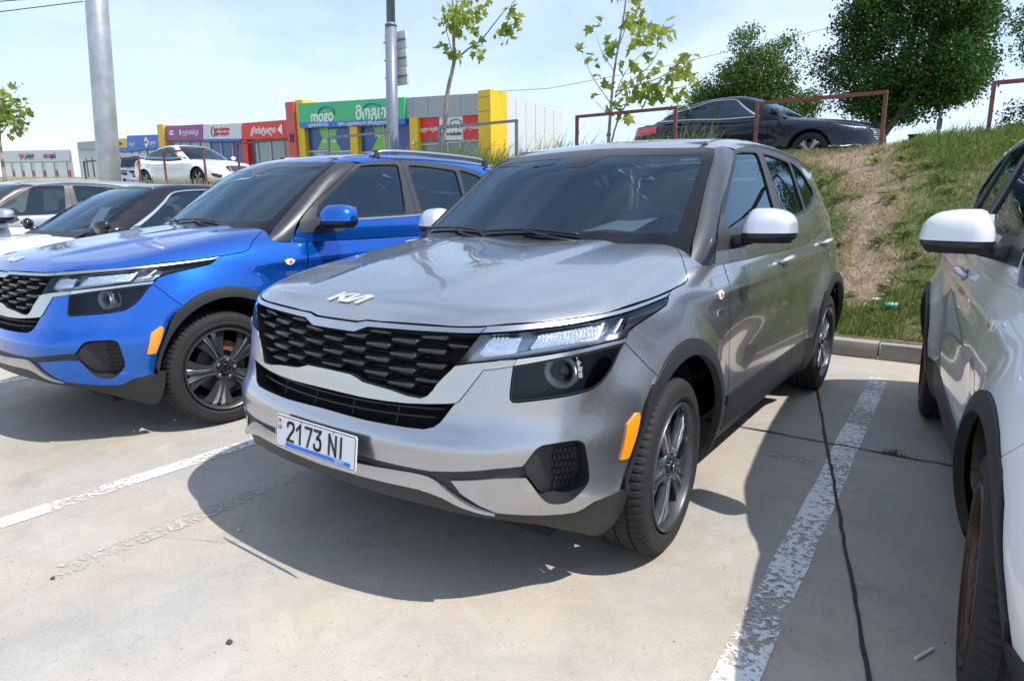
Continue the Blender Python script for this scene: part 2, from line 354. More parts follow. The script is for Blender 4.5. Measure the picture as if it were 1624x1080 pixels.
def panel(name, chart, loop, parent, material, step=.035, off=0, flange=.015, gap=.0022, holes=(), half=False, both=False, bow=None, mirror_only=False):
    """a sheet of the body inside `loop` (chart coordinates), its edge turned in by `flange`; half: mirrored and joined at x=0; both: one object a side"""
    lp = resample(loop, step); hl = [resample(h, step) for h in holes]
    if gap: lp = inset(lp, gap, half); hl = [inset(h, -gap) for h in hl]
    q, Fc = tri(lp, hl, step)
    P, N = chart.P(q)
    o_ = off if bow is None else off+bow(q)
    P = P+N*(np.asarray(o_)[:, None] if np.ndim(o_) else o_)
    fn = np.cross(P[Fc[:, 1]]-P[Fc[:, 0]], P[Fc[:, 2]]-P[Fc[:, 0]]); flip = np.sum(fn*N[Fc[:, 0]], 1) < 0; Fc[flip] = Fc[flip][:, ::-1]
    # boundary edges
    cnt = {}
    for f in Fc:
        for i in range(3):
            a, b = f[i], f[(i+1) % 3]; cnt[(min(a, b), max(a, b))] = cnt.get((min(a, b), max(a, b)), 0)+1
    V = list(P); F2 = [tuple(f) for f in Fc]; NL = [N[i] for f in Fc for i in f]
    if flange:
        for f in Fc:
            for i in range(3):
                a, b = f[i], f[(i+1) % 3]
                if cnt[(min(a, b), max(a, b))] == 1:
                    if half and abs(q[a, 0]) < 1e-6 and abs(q[b, 0]) < 1e-6: continue
                    k = len(V); pa, pb = P[a], P[b]; V += [pa, pb, pb-N[b]*flange, pa-N[a]*flange]
                    fnn = np.cross(pb-pa, -N[b]*flange); l = np.linalg.norm(fnn); fnn = -fnn/l if l > 1e-12 else N[a]
                    F2.append((k+1, k, k+3, k+2)); NL += [fnn]*4
    V = np.array(V); NL = np.array(NL)
    mirV = V*[-1, 1, 1]
    def rev(F2, NL):
        out = []; nl = []; k = 0
        for f in F2:
            out.append(f[::-1]); nl += list((NL[k:k+len(f)]*[-1, 1, 1])[::-1]); k += len(f)
        return out, np.array(nl)
    res = []
    def mk(V, F2, NL):
        me = bpy.data.meshes.new(name); me.from_pydata([tuple(v) for v in V], [], F2); me.polygons.foreach_set('use_smooth', [True]*len(me.polygons))
        me.normals_split_custom_set([tuple(n) for n in NL]); me.update(); return link(name, me, material, parent)
    if half:
        F3, N3 = rev(F2, NL); res = mk(np.vstack([V, mirV]), F2+[tuple(i+len(V) for i in f) for f in F3], np.vstack([NL, N3])); return res
    if both:
        F3, N3 = rev(F2, NL); return mk(V, F2, NL), mk(mirV, F3, N3)
    if mirror_only:
        F3, N3 = rev(F2, NL); return mk(mirV, F3, N3)
    return mk(V, F2, NL)
# ------------------------------------------------------------------ ground
def nodes(m): return m.node_tree, m.node_tree.nodes['Principled BSDF'], m.node_tree.links.new
def concrete(name, base, scale=1.0, broom=True):
    m = mat(name, base, .88); nt, b, L = nodes(m); N = nt.nodes.new
    tc = N('ShaderNodeTexCoord')
    def noise(s, d, r=.6, dist=0):
        n = N('ShaderNodeTexNoise'); n.inputs['Scale'].default_value = s; n.inputs['Detail'].default_value = d; n.inputs['Roughness'].default_value = r; n.inputs['Distortion'].default_value = dist; L(tc.outputs['Object'], n.inputs['Vector']); return n
    def rng(n, a, b_, lo, hi):
        r = N('ShaderNodeMapRange'); r.inputs[1].default_value = a; r.inputs[2].default_value = b_; r.inputs[3].default_value = lo; r.inputs[4].default_value = hi; L(n.outputs[0], r.inputs[0]); return r
    def mul(a, c):
        x = N('ShaderNodeMath'); x.operation = 'MULTIPLY'; L(a.outputs[0], x.inputs[0]); L(c.outputs[0], x.inputs[1]); return x
    big = rng(noise(.55*scale, 8, .62, .4), .3, .7, .80, 1.12); mid = rng(noise(5*scale, 7, .7, .8), .3, .72, .88, 1.08); fine = rng(noise(130*scale, 4, .75), .3, .7, .88, 1.10); spk = rng(noise(48*scale, 2, .5), .66, .74, 1, .72)
    pitt = rng(noise(16*scale, 5, .75, 1.2), .62, .78, 1.0, .80)
    stain = rng(noise(1.1*scale, 9, .72, 1.6), .56, .70, 1.0, .80); pale = rng(noise(.8*scale, 10, .75, 2.2), .30, .42, 1.16, 1.0)
    k = mul(mul(mul(mul(mul(mul(big, mid), fine), spk), pitt), stain), pale)
    cr = N('ShaderNodeValToRGB'); cr.color_ramp.elements[0].color = (base[0]*.93, base[1]*.98, base[2]*1.05, 1); cr.color_ramp.elements[1].color = (base[0]*1.06, base[1]*1.0, base[2]*.92, 1); cr.color_ramp.elements[0].position = .35; cr.color_ramp.elements[1].position = .65
    L(noise(.9*scale, 5).outputs[0], cr.inputs[0])
    vm = N('ShaderNodeVectorMath'); vm.operation = 'SCALE'; L(cr.outputs[0], vm.inputs[0]); L(k.outputs[0], vm.inputs['Scale']); L(vm.outputs[0], b.inputs['Base Color'])
    h = N('ShaderNodeMath'); h.operation = 'ADD'; 
    if broom:
        w = N('ShaderNodeTexWave'); w.wave_type = 'BANDS'; w.bands_direction = 'Y'; w.inputs['Scale'].default_value = 42; w.inputs['Distortion'].default_value = 14; w.inputs['Detail'].default_value = 3; w.inputs['Detail Scale'].default_value = 1.1; w.inputs['Detail Roughness'].default_value = .6
        L(tc.outputs['Object'], w.inputs[0]); sc = N('ShaderNodeMath'); sc.operation = 'MULTIPLY'; sc.inputs[1].default_value = .55; L(w.outputs['Fac'], sc.inputs[0]); L(sc.outputs[0], h.inputs[0])
    L(noise(130*scale, 4, .75).outputs[0], h.inputs[1])
    bp = N('ShaderNodeBump'); bp.inputs['Strength'].default_value = .38; bp.inputs['Distance'].default_value = .004; L(h.outputs[0], bp.inputs['Height']); L(bp.outputs[0], b.inputs['Normal'])
    return m
M['concrete'] = concrete('concrete_ground', (.455, .415, .358)); M['kerb'] = concrete('kerb_concrete', (.33, .315, .285), 2.2, False)
def worn_paint(name, col, cover, scale=1.0):
    m = mat(name, col, .7); nt, b, L = nodes(m); N = nt.nodes.new
    tc = N('ShaderNodeTexCoord'); n1 = N('ShaderNodeTexNoise'); n1.inputs['Scale'].default_value = 42*scale; n1.inputs['Detail'].default_value = 8; n1.inputs['Roughness'].default_value = .72
    n2 = N('ShaderNodeTexNoise'); n2.inputs['Scale'].default_value = 2.2*scale; n2.inputs['Detail'].default_value = 4
    a = N('ShaderNodeMath'); a.operation = 'MULTIPLY_ADD'; a.inputs[1].default_value = .55
    L(tc.outputs['Object'], n1.inputs['Vector']); L(tc.outputs['Object'], n2.inputs['Vector']); L(n2.outputs[0], a.inputs[0]); L(n1.outputs[0], a.inputs[2])
    r = N('ShaderNodeMapRange'); r.inputs[1].default_value = cover; r.inputs[2].default_value = cover+.10; r.inputs[3].default_value = 1; r.inputs[4].default_value = 0
    L(a.outputs[0], r.inputs[0]); L(r.outputs[0], b.inputs['Alpha']); return m
M['line'] = worn_paint('worn_line_paint', (.80, .79, .76), .755); M['ghost'] = worn_paint('ghost_line_paint', (.50, .475, .43), .66)
M['sealant'] = mat('bitumen_sealant', (.035, .033, .030), .8, bump=(60, .5, .01), var=(20, .3)); M['crack'] = mat('crack_shadow', (.20, .18, .155), .95)

KY = 3.78
lot = mesh('parking_lot', [(-170, -400, 0), (300, -400, 0), (300, KY+.05, 0), (-170, KY+.05, 0)], [(0, 1, 2, 3)], M['concrete']); tag(lot, kind='structure')
def ribbon(name, pts, w, z, material, jit=0, parent=None):
    P = [np.array(p, float) for p in pts]; V = []; Fc = []; n = len(P)
    for i, p in enumerate(P):
        t = P[min(i+1, n-1)]-P[max(i-1, 0)]; t /= np.linalg.norm(t); nn = np.array([-t[1], t[0]]); ww = (w[i] if hasattr(w, '__len__') else w)*(1+random.uniform(-jit, jit))
        V += [(*(p+nn*ww/2), z), (*(p-nn*ww/2), z)]
    for i in range(n-1): Fc.append((2*i, 2*i+1, 2*i+3, 2*i+2))
    return mesh(name, V, [f[::-1] for f in Fc], material, parent)
def wob(a, b, n, j):
    return [np.array(a)+(np.array(b)-np.array(a))*t+np.array([random.uniform(-j, j), random.uniform(-j, j)])*(0 < t < 1) for t in np.linspace(0, 1, n)]
for i, (a, b, w) in enumerate((((1.375, -1.05), (1.225, 3.15), .118), ((-1.46, -1.44), (-1.40, 3.6), .105), ((-4.18, -1.5), (-4.12, 3.6), .11), ((3.95, -1.2), (3.9, 3.6), .11), ((-6.9, -1.5), (-6.85, 3.6), .11))):
    tag(ribbon('parking_line', wob(a, b, 22, .004), w, .004, M['line'], .05), kind='structure')
tag(ribbon('parking_line', wob((-.83, -1.46), (-.85, -.35), 8, .01), .11, .004, M['ghost'], .1), kind='structure')
tag(ribbon('parking_line', wob((.95, 1.22), (1.20, 1.20), 5, .01), .10, .004, M['ghost'], .1), kind='structure')
tag(ribbon('expansion_joint', wob((1.76, -.75), (.62, 3.75), 60, .0035), .013, .008, M['sealant'], .2), kind='structure')
tag(ribbon('expansion_joint', wob((-1.4, 1.5), (3.4, 1.55), 60, .006), .014, .006, M['sealant'], .4), kind='structure')
tag(ribbon('expansion_joint', wob((-9, 1.45), (-1.4, 1.5), 60, .006), .014, .006, M['sealant'], .4), kind='structure')
def crack(pts, w):
    out = []
    for a, b in zip(pts[:-1], pts[1:]): out += wob(a, b, 9, .006)[:-1]
    return tag(ribbon('crack', out, w, .0055, M['crack'], .7), kind='structure')
crack([(.10, -.55), (-.22, -.79), (-.55, -.98), (-.80, -1.10)], .0016)

# ------------------------------------------------------------------ kerb of separate stones
kerb = empty('kerb'); tag(kerb, kind='structure')
ks = []
for v in range(3):
    b = MB(); b.box((0, .075, .0675), (.985, .15, .137)); o = b.build('kerb_stone', M['kerb'], kerb, bevel=.012)
    rr = np.random.default_rng(v)
    for vt in o.data.vertices: vt.co += Vector(rr.normal(0, .0022, 3))
    ks.append(o)
for i in range(34):
    x = -26.5+i*1.0
    o = ks[i] if i < 3 else ks[i % 3].copy()
    if i >= 3: COL.objects.link(o); o.parent = kerb
    o.location = (x+.13, KY+random.uniform(-.006, .006), random.uniform(-.006, .006)); o.rotation_euler = (0, 0, random.uniform(-.006, .006))

# ------------------------------------------------------------------ bank and upper terrace: one terrain sheet to the horizon
from mathutils import noise as mnoise
def terrain(x, y):
    """height of the ground behind the kerb"""
    crest = 1.80+.07*math.sin(x*.7+1)+(.10*math.exp(-((x-1.6)/1.1)**2))-.10*min(1, max(0, -x-7)/3)
    t = min(max((y-(KY+.12))/3.1, 0), 1.0); s = t*t*(3-2*t)*.45+t*.55
    far = up = min(1.70+.012*max(0, y-8)+.04*max(0, -x-34), 5.0)
    c = crest+(far-1.70)
    if y < 7.0: z = .135+(c-.135)*s
    else:
        k = min((y-7.0)/1.4, 1); z = c+(up+(0 if y > 8 else far-1.70)-c)*k*k*(3-2*k)
    n = .05*mnoise.noise((x*.9, y*.9, 0))+.022*mnoise.noise((x*3.1, y*3.1, 4)) if y < 60 else 0
    return z+n*min(1, max(0, (y-KY-.1)*2))
xs = np.concatenate([[-900, -400, -200, -140], np.arange(-110, -12, 3.), np.arange(-12, 5.01, .12), np.arange(6, 30, 2.), [60, 120, 300, 900]])
ys = np.concatenate([np.arange(KY+.12, 9.5, .10), np.arange(9.6, 20, .8), np.arange(20, 70, 4.), [90, 140, 250, 500, 1200]])
V = [(x, y, terrain(x, y)) for y in ys for x in xs]; nx = len(xs)
Fc = [(j*nx+i, j*nx+i+1, (j+1)*nx+i+1, (j+1)*nx+i) for j in range(len(ys)-1) for i in range(nx-1)]
def bare(x, y):
    """how bare the soil is: a trodden path climbs the bank beside the grey car"""
    cx = .62+.16*math.sin((y-4)*1.3)+.10*(y-4.5)*-.2; w = .36+.12*math.sin(y*2.1)
    p = math.exp(-((x-cx)/w)**4)*(1 if y > 4.35 else .15)
    n = mnoise.noise((x*1.7, y*1.7, 2))*.5+mnoise.noise((x*5, y*5, 7))*.35
    n2 = mnoise.noise((x*11, y*11, 3))*.3
    return min(1, max(0, p*.68+1.0*n+n2+.02+(.10 if y < 7.2 else -.1)+.55*math.exp(-((y-6.55)/.22)**2)*(1 if -1.5 < x < .6 else 0)))
m = mat('bank_soil', (.2, .15, .1), .95); nt, b_, L = nodes(m); N = nt.nodes.new
at = N('ShaderNodeAttribute'); at.attribute_name = 'bare'; tc = N('ShaderNodeTexCoord')
n1 = N('ShaderNodeTexNoise'); n1.inputs['Scale'].default_value = 9; n1.inputs['Detail'].default_value = 8; n1.inputs['Roughness'].default_value = .7; L(tc.outputs['Object'], n1.inputs['Vector'])
n2 = N('ShaderNodeTexNoise'); n2.inputs['Scale'].default_value = 60; n2.inputs['Detail'].default_value = 5; n2.inputs['Roughness'].default_value = .8; L(tc.outputs['Object'], n2.inputs['Vector'])
c1 = N('ShaderNodeValToRGB'); e = c1.color_ramp.elements; e[0].color = (.20, .14, .095, 1); e[0].position = .30; e[1].color = (.52, .40, .29, 1); e[1].position = .66; L(n1.outputs[0], c1.inputs[0])
c2 = N('ShaderNodeValToRGB'); e = c2.color_ramp.elements; e[0].color = (.08, .12, .035, 1); e[0].position = .35; e[1].color = (.28, .26, .12, 1); e[1].position = .7; L(n1.outputs[0], c2.inputs[0])
mx = N('ShaderNodeMix'); mx.data_type = 'RGBA'; L(at.outputs['Fac'], mx.inputs[0]); L(c2.outputs[0], mx.inputs[6]); L(c1.outputs[0], mx.inputs[7])
m2 = N('ShaderNodeMix'); m2.data_type = 'RGBA'; m2.blend_type = 'MULTIPLY'; m2.inputs[0].default_value = .7; r2 = N('ShaderNodeMapRange'); r2.inputs[1].default_value = .3; r2.inputs[2].default_value = .7; r2.inputs[3].default_value = .55; r2.inputs[4].default_value = 1.25; L(n2.outputs[0], r2.inputs[0])
L(mx.outputs[2], m2.inputs[6]); L(r2.outputs[0], m2.inputs[7]); L(m2.outputs[2], b_.inputs['Base Color'])
bp = N('ShaderNodeBump'); bp.inputs['Strength'].default_value = .9; bp.inputs['Distance'].default_value = .03; L(n2.outputs[0], bp.inputs['Height']); L(bp.outputs[0], b_.inputs['Normal'])
ter = mesh('embankment', V, Fc, m, smooth=True); tag(ter, kind='structure')
at_ = ter.data.attributes.new('bare', 'FLOAT', 'POINT'); at_.data.foreach_set('value', [bare(v[0], v[1]) if v[1] < 9.6 and -14 < v[0] < 6 else .25 for v in V])

# ------------------------------------------------------------------ grass
def leafmat(name, cols, trans=.35, rough=.6):
    """foliage: colour drifts from one leaf to the next; some light passes through"""
    m = bpy.data.materials.new(name); m.use_nodes = True; nt = m.node_tree; nt.nodes.clear(); N = nt.nodes.new; L = nt.links.new
    o = N('ShaderNodeOutputMaterial'); d = N('ShaderNodeBsdfPrincipled'); t = N('ShaderNodeBsdfTranslucent'); x = N('ShaderNodeMixShader'); x.inputs[0].default_value = trans
    at = N('ShaderNodeAttribute'); at.attribute_name = 'tone'; r = N('ShaderNodeValToRGB')
    r.color_ramp.elements[0].color = (*cols[0], 1); r.color_ramp.elements[1].color = (*cols[-1], 1)
    for i, c in enumerate(cols[1:-1]): el = r.color_ramp.elements.new((i+1)/(len(cols)-1)); el.color = (*c, 1)
    d.inputs['Roughness'].default_value = rough; d.inputs['Specular IOR Level'].default_value = .3
    L(at.outputs['Fac'], r.inputs[0]); L(r.outputs[0], d.inputs['Base Color']); L(r.outputs[0], t.inputs[0]); L(d.outputs[0], x.inputs[1]); L(t.outputs[0], x.inputs[2]); L(x.outputs[0], o.inputs[0])
    MATS[name] = m; return m
def soup(name, V, Fn, tone, material, parent=None):
    """many little polygons, each of Fn corners, in one mesh; tone: one value a vertex"""
    V = np.asarray(V, np.float32).reshape(-1, 3); nf = len(V)//Fn; me = bpy.data.meshes.new(name)
    me.vertices.add(len(V)); me.vertices.foreach_set('co', V.ravel()); me.loops.add(len(V)); me.loops.foreach_set('vertex_index', np.arange(len(V), dtype=np.int32))
    me.polygons.add(nf); me.polygons.foreach_set('loop_start', np.arange(0, len(V), Fn, dtype=np.int32)); me.polygons.foreach_set('loop_total', np.full(nf, Fn, np.int32))
    me.update(calc_edges=True); a = me.attributes.new('tone', 'FLOAT', 'POINT'); a.data.foreach_set('value', np.asarray(tone, np.float32)); return link(name, me, material, parent)
def blades(name, pts, h, w, lean, material, tone, wind=(.25, 0)):
    """one bent blade per point: two tapering segments as triangles"""
    n = len(pts); pts = np.asarray(pts, float); a = RNG.uniform(0, 2*np.pi, n); h = np.asarray(h)*np.ones(n); w = np.asarray(w)*np.ones(n)
    sx = np.cos(a)*w/2; sy = np.sin(a)*w/2; la = RNG.uniform(0, 2*np.pi, n); ln = np.abs(RNG.normal(0, lean, n))*h
    dx = np.cos(la)*ln+wind[0]*h; dy = np.sin(la)*ln+wind[1]*h
    b0 = pts+np.stack([sx, sy, 0*h-.01], 1); b1 = pts-np.stack([sx, sy, 0*h+.01], 1); mid = pts+np.stack([dx*.35, dy*.35, h*.6], 1); tip = pts+np.stack([dx, dy, h*.93], 1); ww = np.stack([sx, sy, 0*h], 1)*.7
    T = np.stack([b0, b1, mid-ww, b0, mid-ww, mid+ww, mid+ww, mid-ww, tip], 1)
    return soup(name, T, 3, np.repeat(tone, 9), material)
M['grass'] = leafmat('green_grass', [(.085, .15, .028), (.165, .255, .05), (.29, .34, .09)]); M['straw'] = leafmat('dry_grass', [(.22, .175, .09), (.42, .34, .19), (.56, .48, .29)]); M['reed'] = leafmat('tall_grass', [(.12, .18, .055), (.22, .29, .10), (.36, .40, .18)])
def scatter(n, x0, x1, y0, y1, keep):
    out = []
    while len(out) < n:
        x = random.uniform(x0, x1); y = random.uniform(y0, y1)
        if random.random() < keep(x, y): out.append((x, y, terrain(x, y)))
    return out
def green(x, y): 
    c = mnoise.noise((x*2.4, y*2.4, 11))*.5+.5
    return max(0, (1-bare(x, y)*1.5))*(.25+.75*c)
pts = scatter(52000, -1.6, 4.2, KY+.16, 8.2, lambda x, y: green(x, y)*(1 if y < 7.3 else .8))
hh = np.array([.05+.07*max(0, mnoise.noise((p[0]*2, p[1]*2, 3)))+(.05 if p[0] > .9 and p[1] > 6.2 else 0)+(.05 if p[1] < 4.6 else 0) for p in pts])*RNG.uniform(.6, 1.4, len(pts))
tag(blades('grass', pts, hh, .008, .5, M['grass'], RNG.beta(2, 2, len(pts))), kind='stuff')
pts = scatter(36000, -1.6, 4.2, KY+.16, 8.0, lambda x, y: .25+.6*(bare(x, y) > .25)-.45*(bare(x, y) > .85))
tag(blades('dry_grass', pts, RNG.uniform(.02, .07, len(pts)), .006, 1.3, M['straw'], RNG.random(len(pts))), kind='stuff')
pts = scatter(15000, -14, -1.6, KY+.16, 8.4, lambda x, y: .9)
tag(blades('grass', pts, RNG.uniform(.06, .22, len(pts)), .014, .5, M['grass'], RNG.beta(2, 2, len(pts))), kind='stuff')
pts = scatter(5200, -7.4, -1.55, 6.0, 7.9, lambda x, y: math.exp(-((y-6.9)/.6)**2)*(.2+.8*(mnoise.noise((x*1.2, y, 5)) > -.2)))
tag(blades('tall_grass', pts, RNG.gamma(6, .058, len(pts)), .011, .45, M['reed'], RNG.beta(2, 2, len(pts)), (.30, 0)), kind='stuff')
pts = scatter(1600, .9, 3.6, 6.3, 7.9, lambda x, y: .9)
tag(blades('tall_grass', pts, RNG.gamma(5, .028, len(pts)), .010, .5, M['grass'], RNG.beta(2, 2, len(pts))), kind='stuff')
pts = scatter(5000, -40, -7, 6.2, 9.0, lambda x, y: math.exp(-((y-7)/.9)**2))
tag(blades('dry_grass', pts, RNG.gamma(5, .035, len(pts)), .014, .5, M['straw'], RNG.random(len(pts))), kind='stuff')
# broad weeds on the bank: rosettes
V = []; tn = []
for k in range(260):
    x, y, z = scatter(1, -1.4, 3., 4.1, 7.6, lambda x, y: .3 if bare(x, y) < .75 else .04)[0]; t0 = random.random(); nl = random.randint(6, 12)
    for i in range(nl):
        a = random.uniform(0, 6.283); l = random.uniform(.05, .14); e = random.uniform(.25, .8); d = np.array([math.cos(a), math.sin(a), e]); s = np.array([-math.sin(a), math.cos(a), 0])*l*.16; p = np.array([x, y, z])
        V += [p-s*.4, p+d*l*.55-s, p+d*l*np.array([1, 1, .7]), p+d*l*.55+s]; tn += [t0]*4
tag(soup('weeds', V, 4, tn, M['grass']), kind='stuff')
# ------------------------------------------------------------------ wheels
WR = .3345
def build_wheel(parent, style, name='wheel'):
    """axis along x, outer face towards +x at x=0; built at the origin"""
    w = empty(name); w.parent = parent
    wd = .235; n = 288
    prof = [(-wd+.02, .245), (-wd+.012, .275), (-wd+.004, .305), (-wd+.012, WR-.012), (-wd+.03, WR-.003)]
    gx = [-.175, -.118, -.062]
    for g in gx: prof += [(g-.006, WR), (g-.0045, WR-.008), (g+.0045, WR-.008), (g+.006, WR)]
    prof += [(-.032, WR-.003), (-.016, WR-.011), (-.008, WR-.022), (-.004, .298), (-.002, .285), (-.0035, .276), (.0, .268), (-.004, .254), (-.014, .245), (-.02, .240)]
    k0 = len(prof)-10
    mod = lambda i, j: -.006 if (j % 4 == 0 and i in (3, 4, 5, k0-1, k0, k0+1)) else (-.004 if (j % 4 == 2 and 5 < i < k0-1) else 0)
    V, Fc = lathe(prof, n, mod=mod)
    t = mesh('tyre', V, [f[::-1] for f in Fc], M['rubber'], w, True); sharp(t.data, 35)
    lip = .2425
    dark, bright = (M['wheeld'], M['wheel']) if style == 'split' else (M['bronze'], M['bronze'])
    V, Fc = lathe([(-.02, lip), (-.003, lip), (.001, lip-.003), (-.002, lip-.010), (-.012, lip-.016), (-.05, lip-.022), (-.14, lip-.032), (-.2, lip-.02), (-.21, lip+.002)], 72)
    rim = mesh('rim', V, [f[::-1] for f in Fc], dark, w, True); sharp(rim.data, 40)
    Mx = Matrix(((0, 0, 1, 0), (1, 0, 0, 0), (0, 1, 0, 0), (0, 0, 0, 1)))   # polygon plane -> yz, thickness -> +x
    def pol(r, a): return (r*math.cos(a), r*math.sin(a))
    if style == 'split':
        for k in range(5):
            a = math.pi/2+k*2*math.pi/5
            b = MB(); b.prism([pol(.050, a-.52), pol(.110, a-.36), pol(.170, a-.38), pol(.233, a-.45), pol(.233, a+.45), pol(.170, a+.38), pol(.110, a+.36), pol(.050, a+.52)], .018, Matrix.Translation((-.048, 0, 0)) @ Mx)
            sp = b.build('spoke', dark, w, bevel=.006)
            for s in (-1, 1):
                for (ins, x0, th_, mm) in (([pol(.054, a+s*.06), pol(.120, a+s*.035), pol(.175, a+s*.05), pol(.2325, a+s*.06), pol(.2325, a+s*.195), pol(.175, a+s*.155), pol(.120, a+s*.15), pol(.056, a+s*.30)], -.032, .013, bright),
                                      ([pol(.056, a+s*.33), pol(.115, a+s*.175), pol(.175, a+s*.18), pol(.2315, a+s*.225), pol(.2315, a+s*.445), pol(.175, a+s*.375), pol(.112, a+s*.35)], -.036, .009, M['wheelm'])):
                    b = MB(); b.prism(ins[::s], th_, Matrix.Translation((x0, 0, 0)) @ Mx)
                    # the outer end of each blade dishes in towards the rim, its edge falls away from the spoke's middle
                    b.V = [(x-.012*max(0, (math.hypot(y, z)-.17)/.06)-(.010*abs(math.atan2(-y*math.sin(a)+z*math.cos(a), y*math.cos(a)+z*math.sin(a)))/.4 if mm is not bright else 0), y, z) for x, y, z in b.V]
                    b.build('spoke_face', mm, sp, bevel=.003)
    else:
        for k in range(8):
            a = k*2*math.pi/8
            for s in (-1, 1):
                b = MB(); ins = [pol(.045, a+s*.02), pol(.045, a+s*.30), pol(.15, a+s*.20), pol(.232, a+s*.30), pol(.232, a+s*.17), pol(.15, a+s*.07)]
                b.prism(ins[::s], .030, Matrix.Translation((-.052, 0, 0)) @ Mx); b.build('spoke', bright, w, bevel=.005)
        V, Fc = lathe([(-.03, .222), (-.012, .222), (-.008, .232), (-.02, .238)], 48); mesh('rim_ring', V, [f[::-1] for f in Fc], bright, rim, True)
        for k in range(16):
            a = k*2*math.pi/16+.1; b = MB(); c = pol(.229, a); b.tube([(-.012, *c), (-.004, *c)], .006, 6); b.build('rim_bolt', M['wheeld'], rim)
    V, Fc = lathe([(-.06, .074), (-.026, .070), (-.022, .062), (-.030, .040), (-.030, 0)], 32); mesh('hub', V, [f[::-1] for f in Fc], dark, w, True)
    V, Fc = lathe([(-.032, .031), (-.014, .030), (-.011, .026), (-.010, 0)], 28); cap = mesh('centre_cap', V, [f[::-1] for f in Fc], M['gloss'] if style == 'split' else M['bronze'], w, True)
    if style == 'split': logo(cap, Matrix.Translation((-.0095, 0, 0)) @ Matrix.Rotation(.3, 4, 'X') @ Mx, .040, .002, 'cap_logo', M['wheel'])
    for k in range(5):
        a = math.pi/2+.63+k*2*math.pi/5; c = pol(.052, a); b = MB(); b.tube([(-.034, *c), (-.012, *c), (-.009, *c)], [.0095, .0095, .006], 6); b.build('wheel_nut', M['chrome'] if style == 'split' else M['wheeld'], w)
    V, Fc = lathe([(-.115, .05), (-.115, .150), (-.090, .150), (-.090, .06), (-.07, .055), (-.07, 0)], 40); mesh('brake_disc', V, [f[::-1] for f in Fc], M['disc'], w, False)
    V, Fc = lathe([(-.13, .105), (-.13, .160), (-.075, .160), (-.070, .15), (-.070, .105)], 10, a0=.5, a1=1.5); mesh('caliper', V, [f[::-1] for f in Fc], M['caliper'], w)
    V, Fc = lathe([(-.20, .20), (-.198, 0)], 30); mesh('wheel_back', V, [f[::-1] for f in Fc], M['dark'], w)
    return w
LOGO = [[(0, 0), (.085, 0), (.085, 1), (0, 1)], [(.075, .34), (.085, .52), (.255, 1), (.36, 1)], [(.125, .55), (.20, .66), (.40, 0), (.30, 0)],
        [(.375, 0), (.46, 0), (.46, 1), (.375, 1)], [(.44, 0), (.55, 0), (.735, 1), (.625, 1)], [(.715, 0), (.80, 0), (.80, 1), (.715, 1)]]
LOGO = [[(u*1.0+.20*v, v) for u, v in pl] for pl in LOGO]
def logo(parent, Mt, w, h, name, m):
    b = MB()
    for i, pl in enumerate(LOGO): b.prism([((u-.525)*w, (v-.5)*w*.26) for u, v in pl], h*(1+.01*i), Mt)
    return b.build(name, m, parent)

# ------------------------------------------------------------------ text on things
TEXTS = []
def text(s, size, material, parent=None, M4=None, name='lettering', ext=.002, xs=1.0, align='CENTER', off=0, spacing=1.0):
    """lettering; the glyphs are turned into plain meshes at the end of the script"""
    c = bpy.data.curves.new(name, 'FONT'); c.body = s; c.size = size; c.extrude = ext; c.align_x = align; c.align_y = 'CENTER'; c.offset = off; c.space_character = spacing; c.resolution_u = 4
    o = bpy.data.objects.new('glyphs', c); COL.objects.link(o); TEXTS.append((o, name, material, parent, (M4 if M4 is not None else Matrix()) @ Matrix.Diagonal((xs, 1, 1, 1))))
def finish_texts():
    bpy.context.view_layer.update(); dg = bpy.context.evaluated_depsgraph_get(); made = []
    for o, name, material, parent, m4 in TEXTS: made.append((bpy.data.meshes.new_from_object(o.evaluated_get(dg)), o, name, material, parent, m4))
    for me, o, name, material, parent, m4 in made:
        bpy.data.objects.remove(o); me.name = name; me.materials.clear(); q = link(name, me, material, parent)
        q.matrix_local = m4 if parent is None else (m4 if parent.get('local_text') or parent.name.startswith(('number_plate',)) else parent_world(parent).inverted() @ m4)
def parent_world(o):
    m = Matrix()
    while o is not None: m = o.matrix_basis.copy() @ m if o.parent is None else o.matrix_parent_inverse @ o.matrix_basis @ m; o = o.parent
    return m

# ------------------------------------------------------------------ the compact SUV
S = crossover_shape()
CW = Chart(S.lower, 'wrap', cx=.5, cf=-.38, cr=2.95, sc=.45)
CR = Chart(S.lower, 'roll', x0=.4, z0=.75, sc=.5)
CT = Chart(S.lower, 'top', z0=.6)
CU = Chart(S.upper, 'wrap', cx=.3, cf=1.55, cr=2.6, sc=.3)
CUT = Chart(S.upper, 'top', z0=1.0)
def yz(pts):   # side points given as (y, z) -> roll chart
    q = np.array([(y+1.5869, z) for y, z in pts]); return [tuple(v) for v in CR.inv(CW.P(q)[0])]
def yzw(pts): return [(y+1.5869, z) for y, z in pts]
def arc(y0, z0, ry, rz, a0, a1, n=18): return [(y0+ry*math.cos(t), z0+rz*math.sin(t)) for t in np.linspace(R(a0), R(a1), n)]

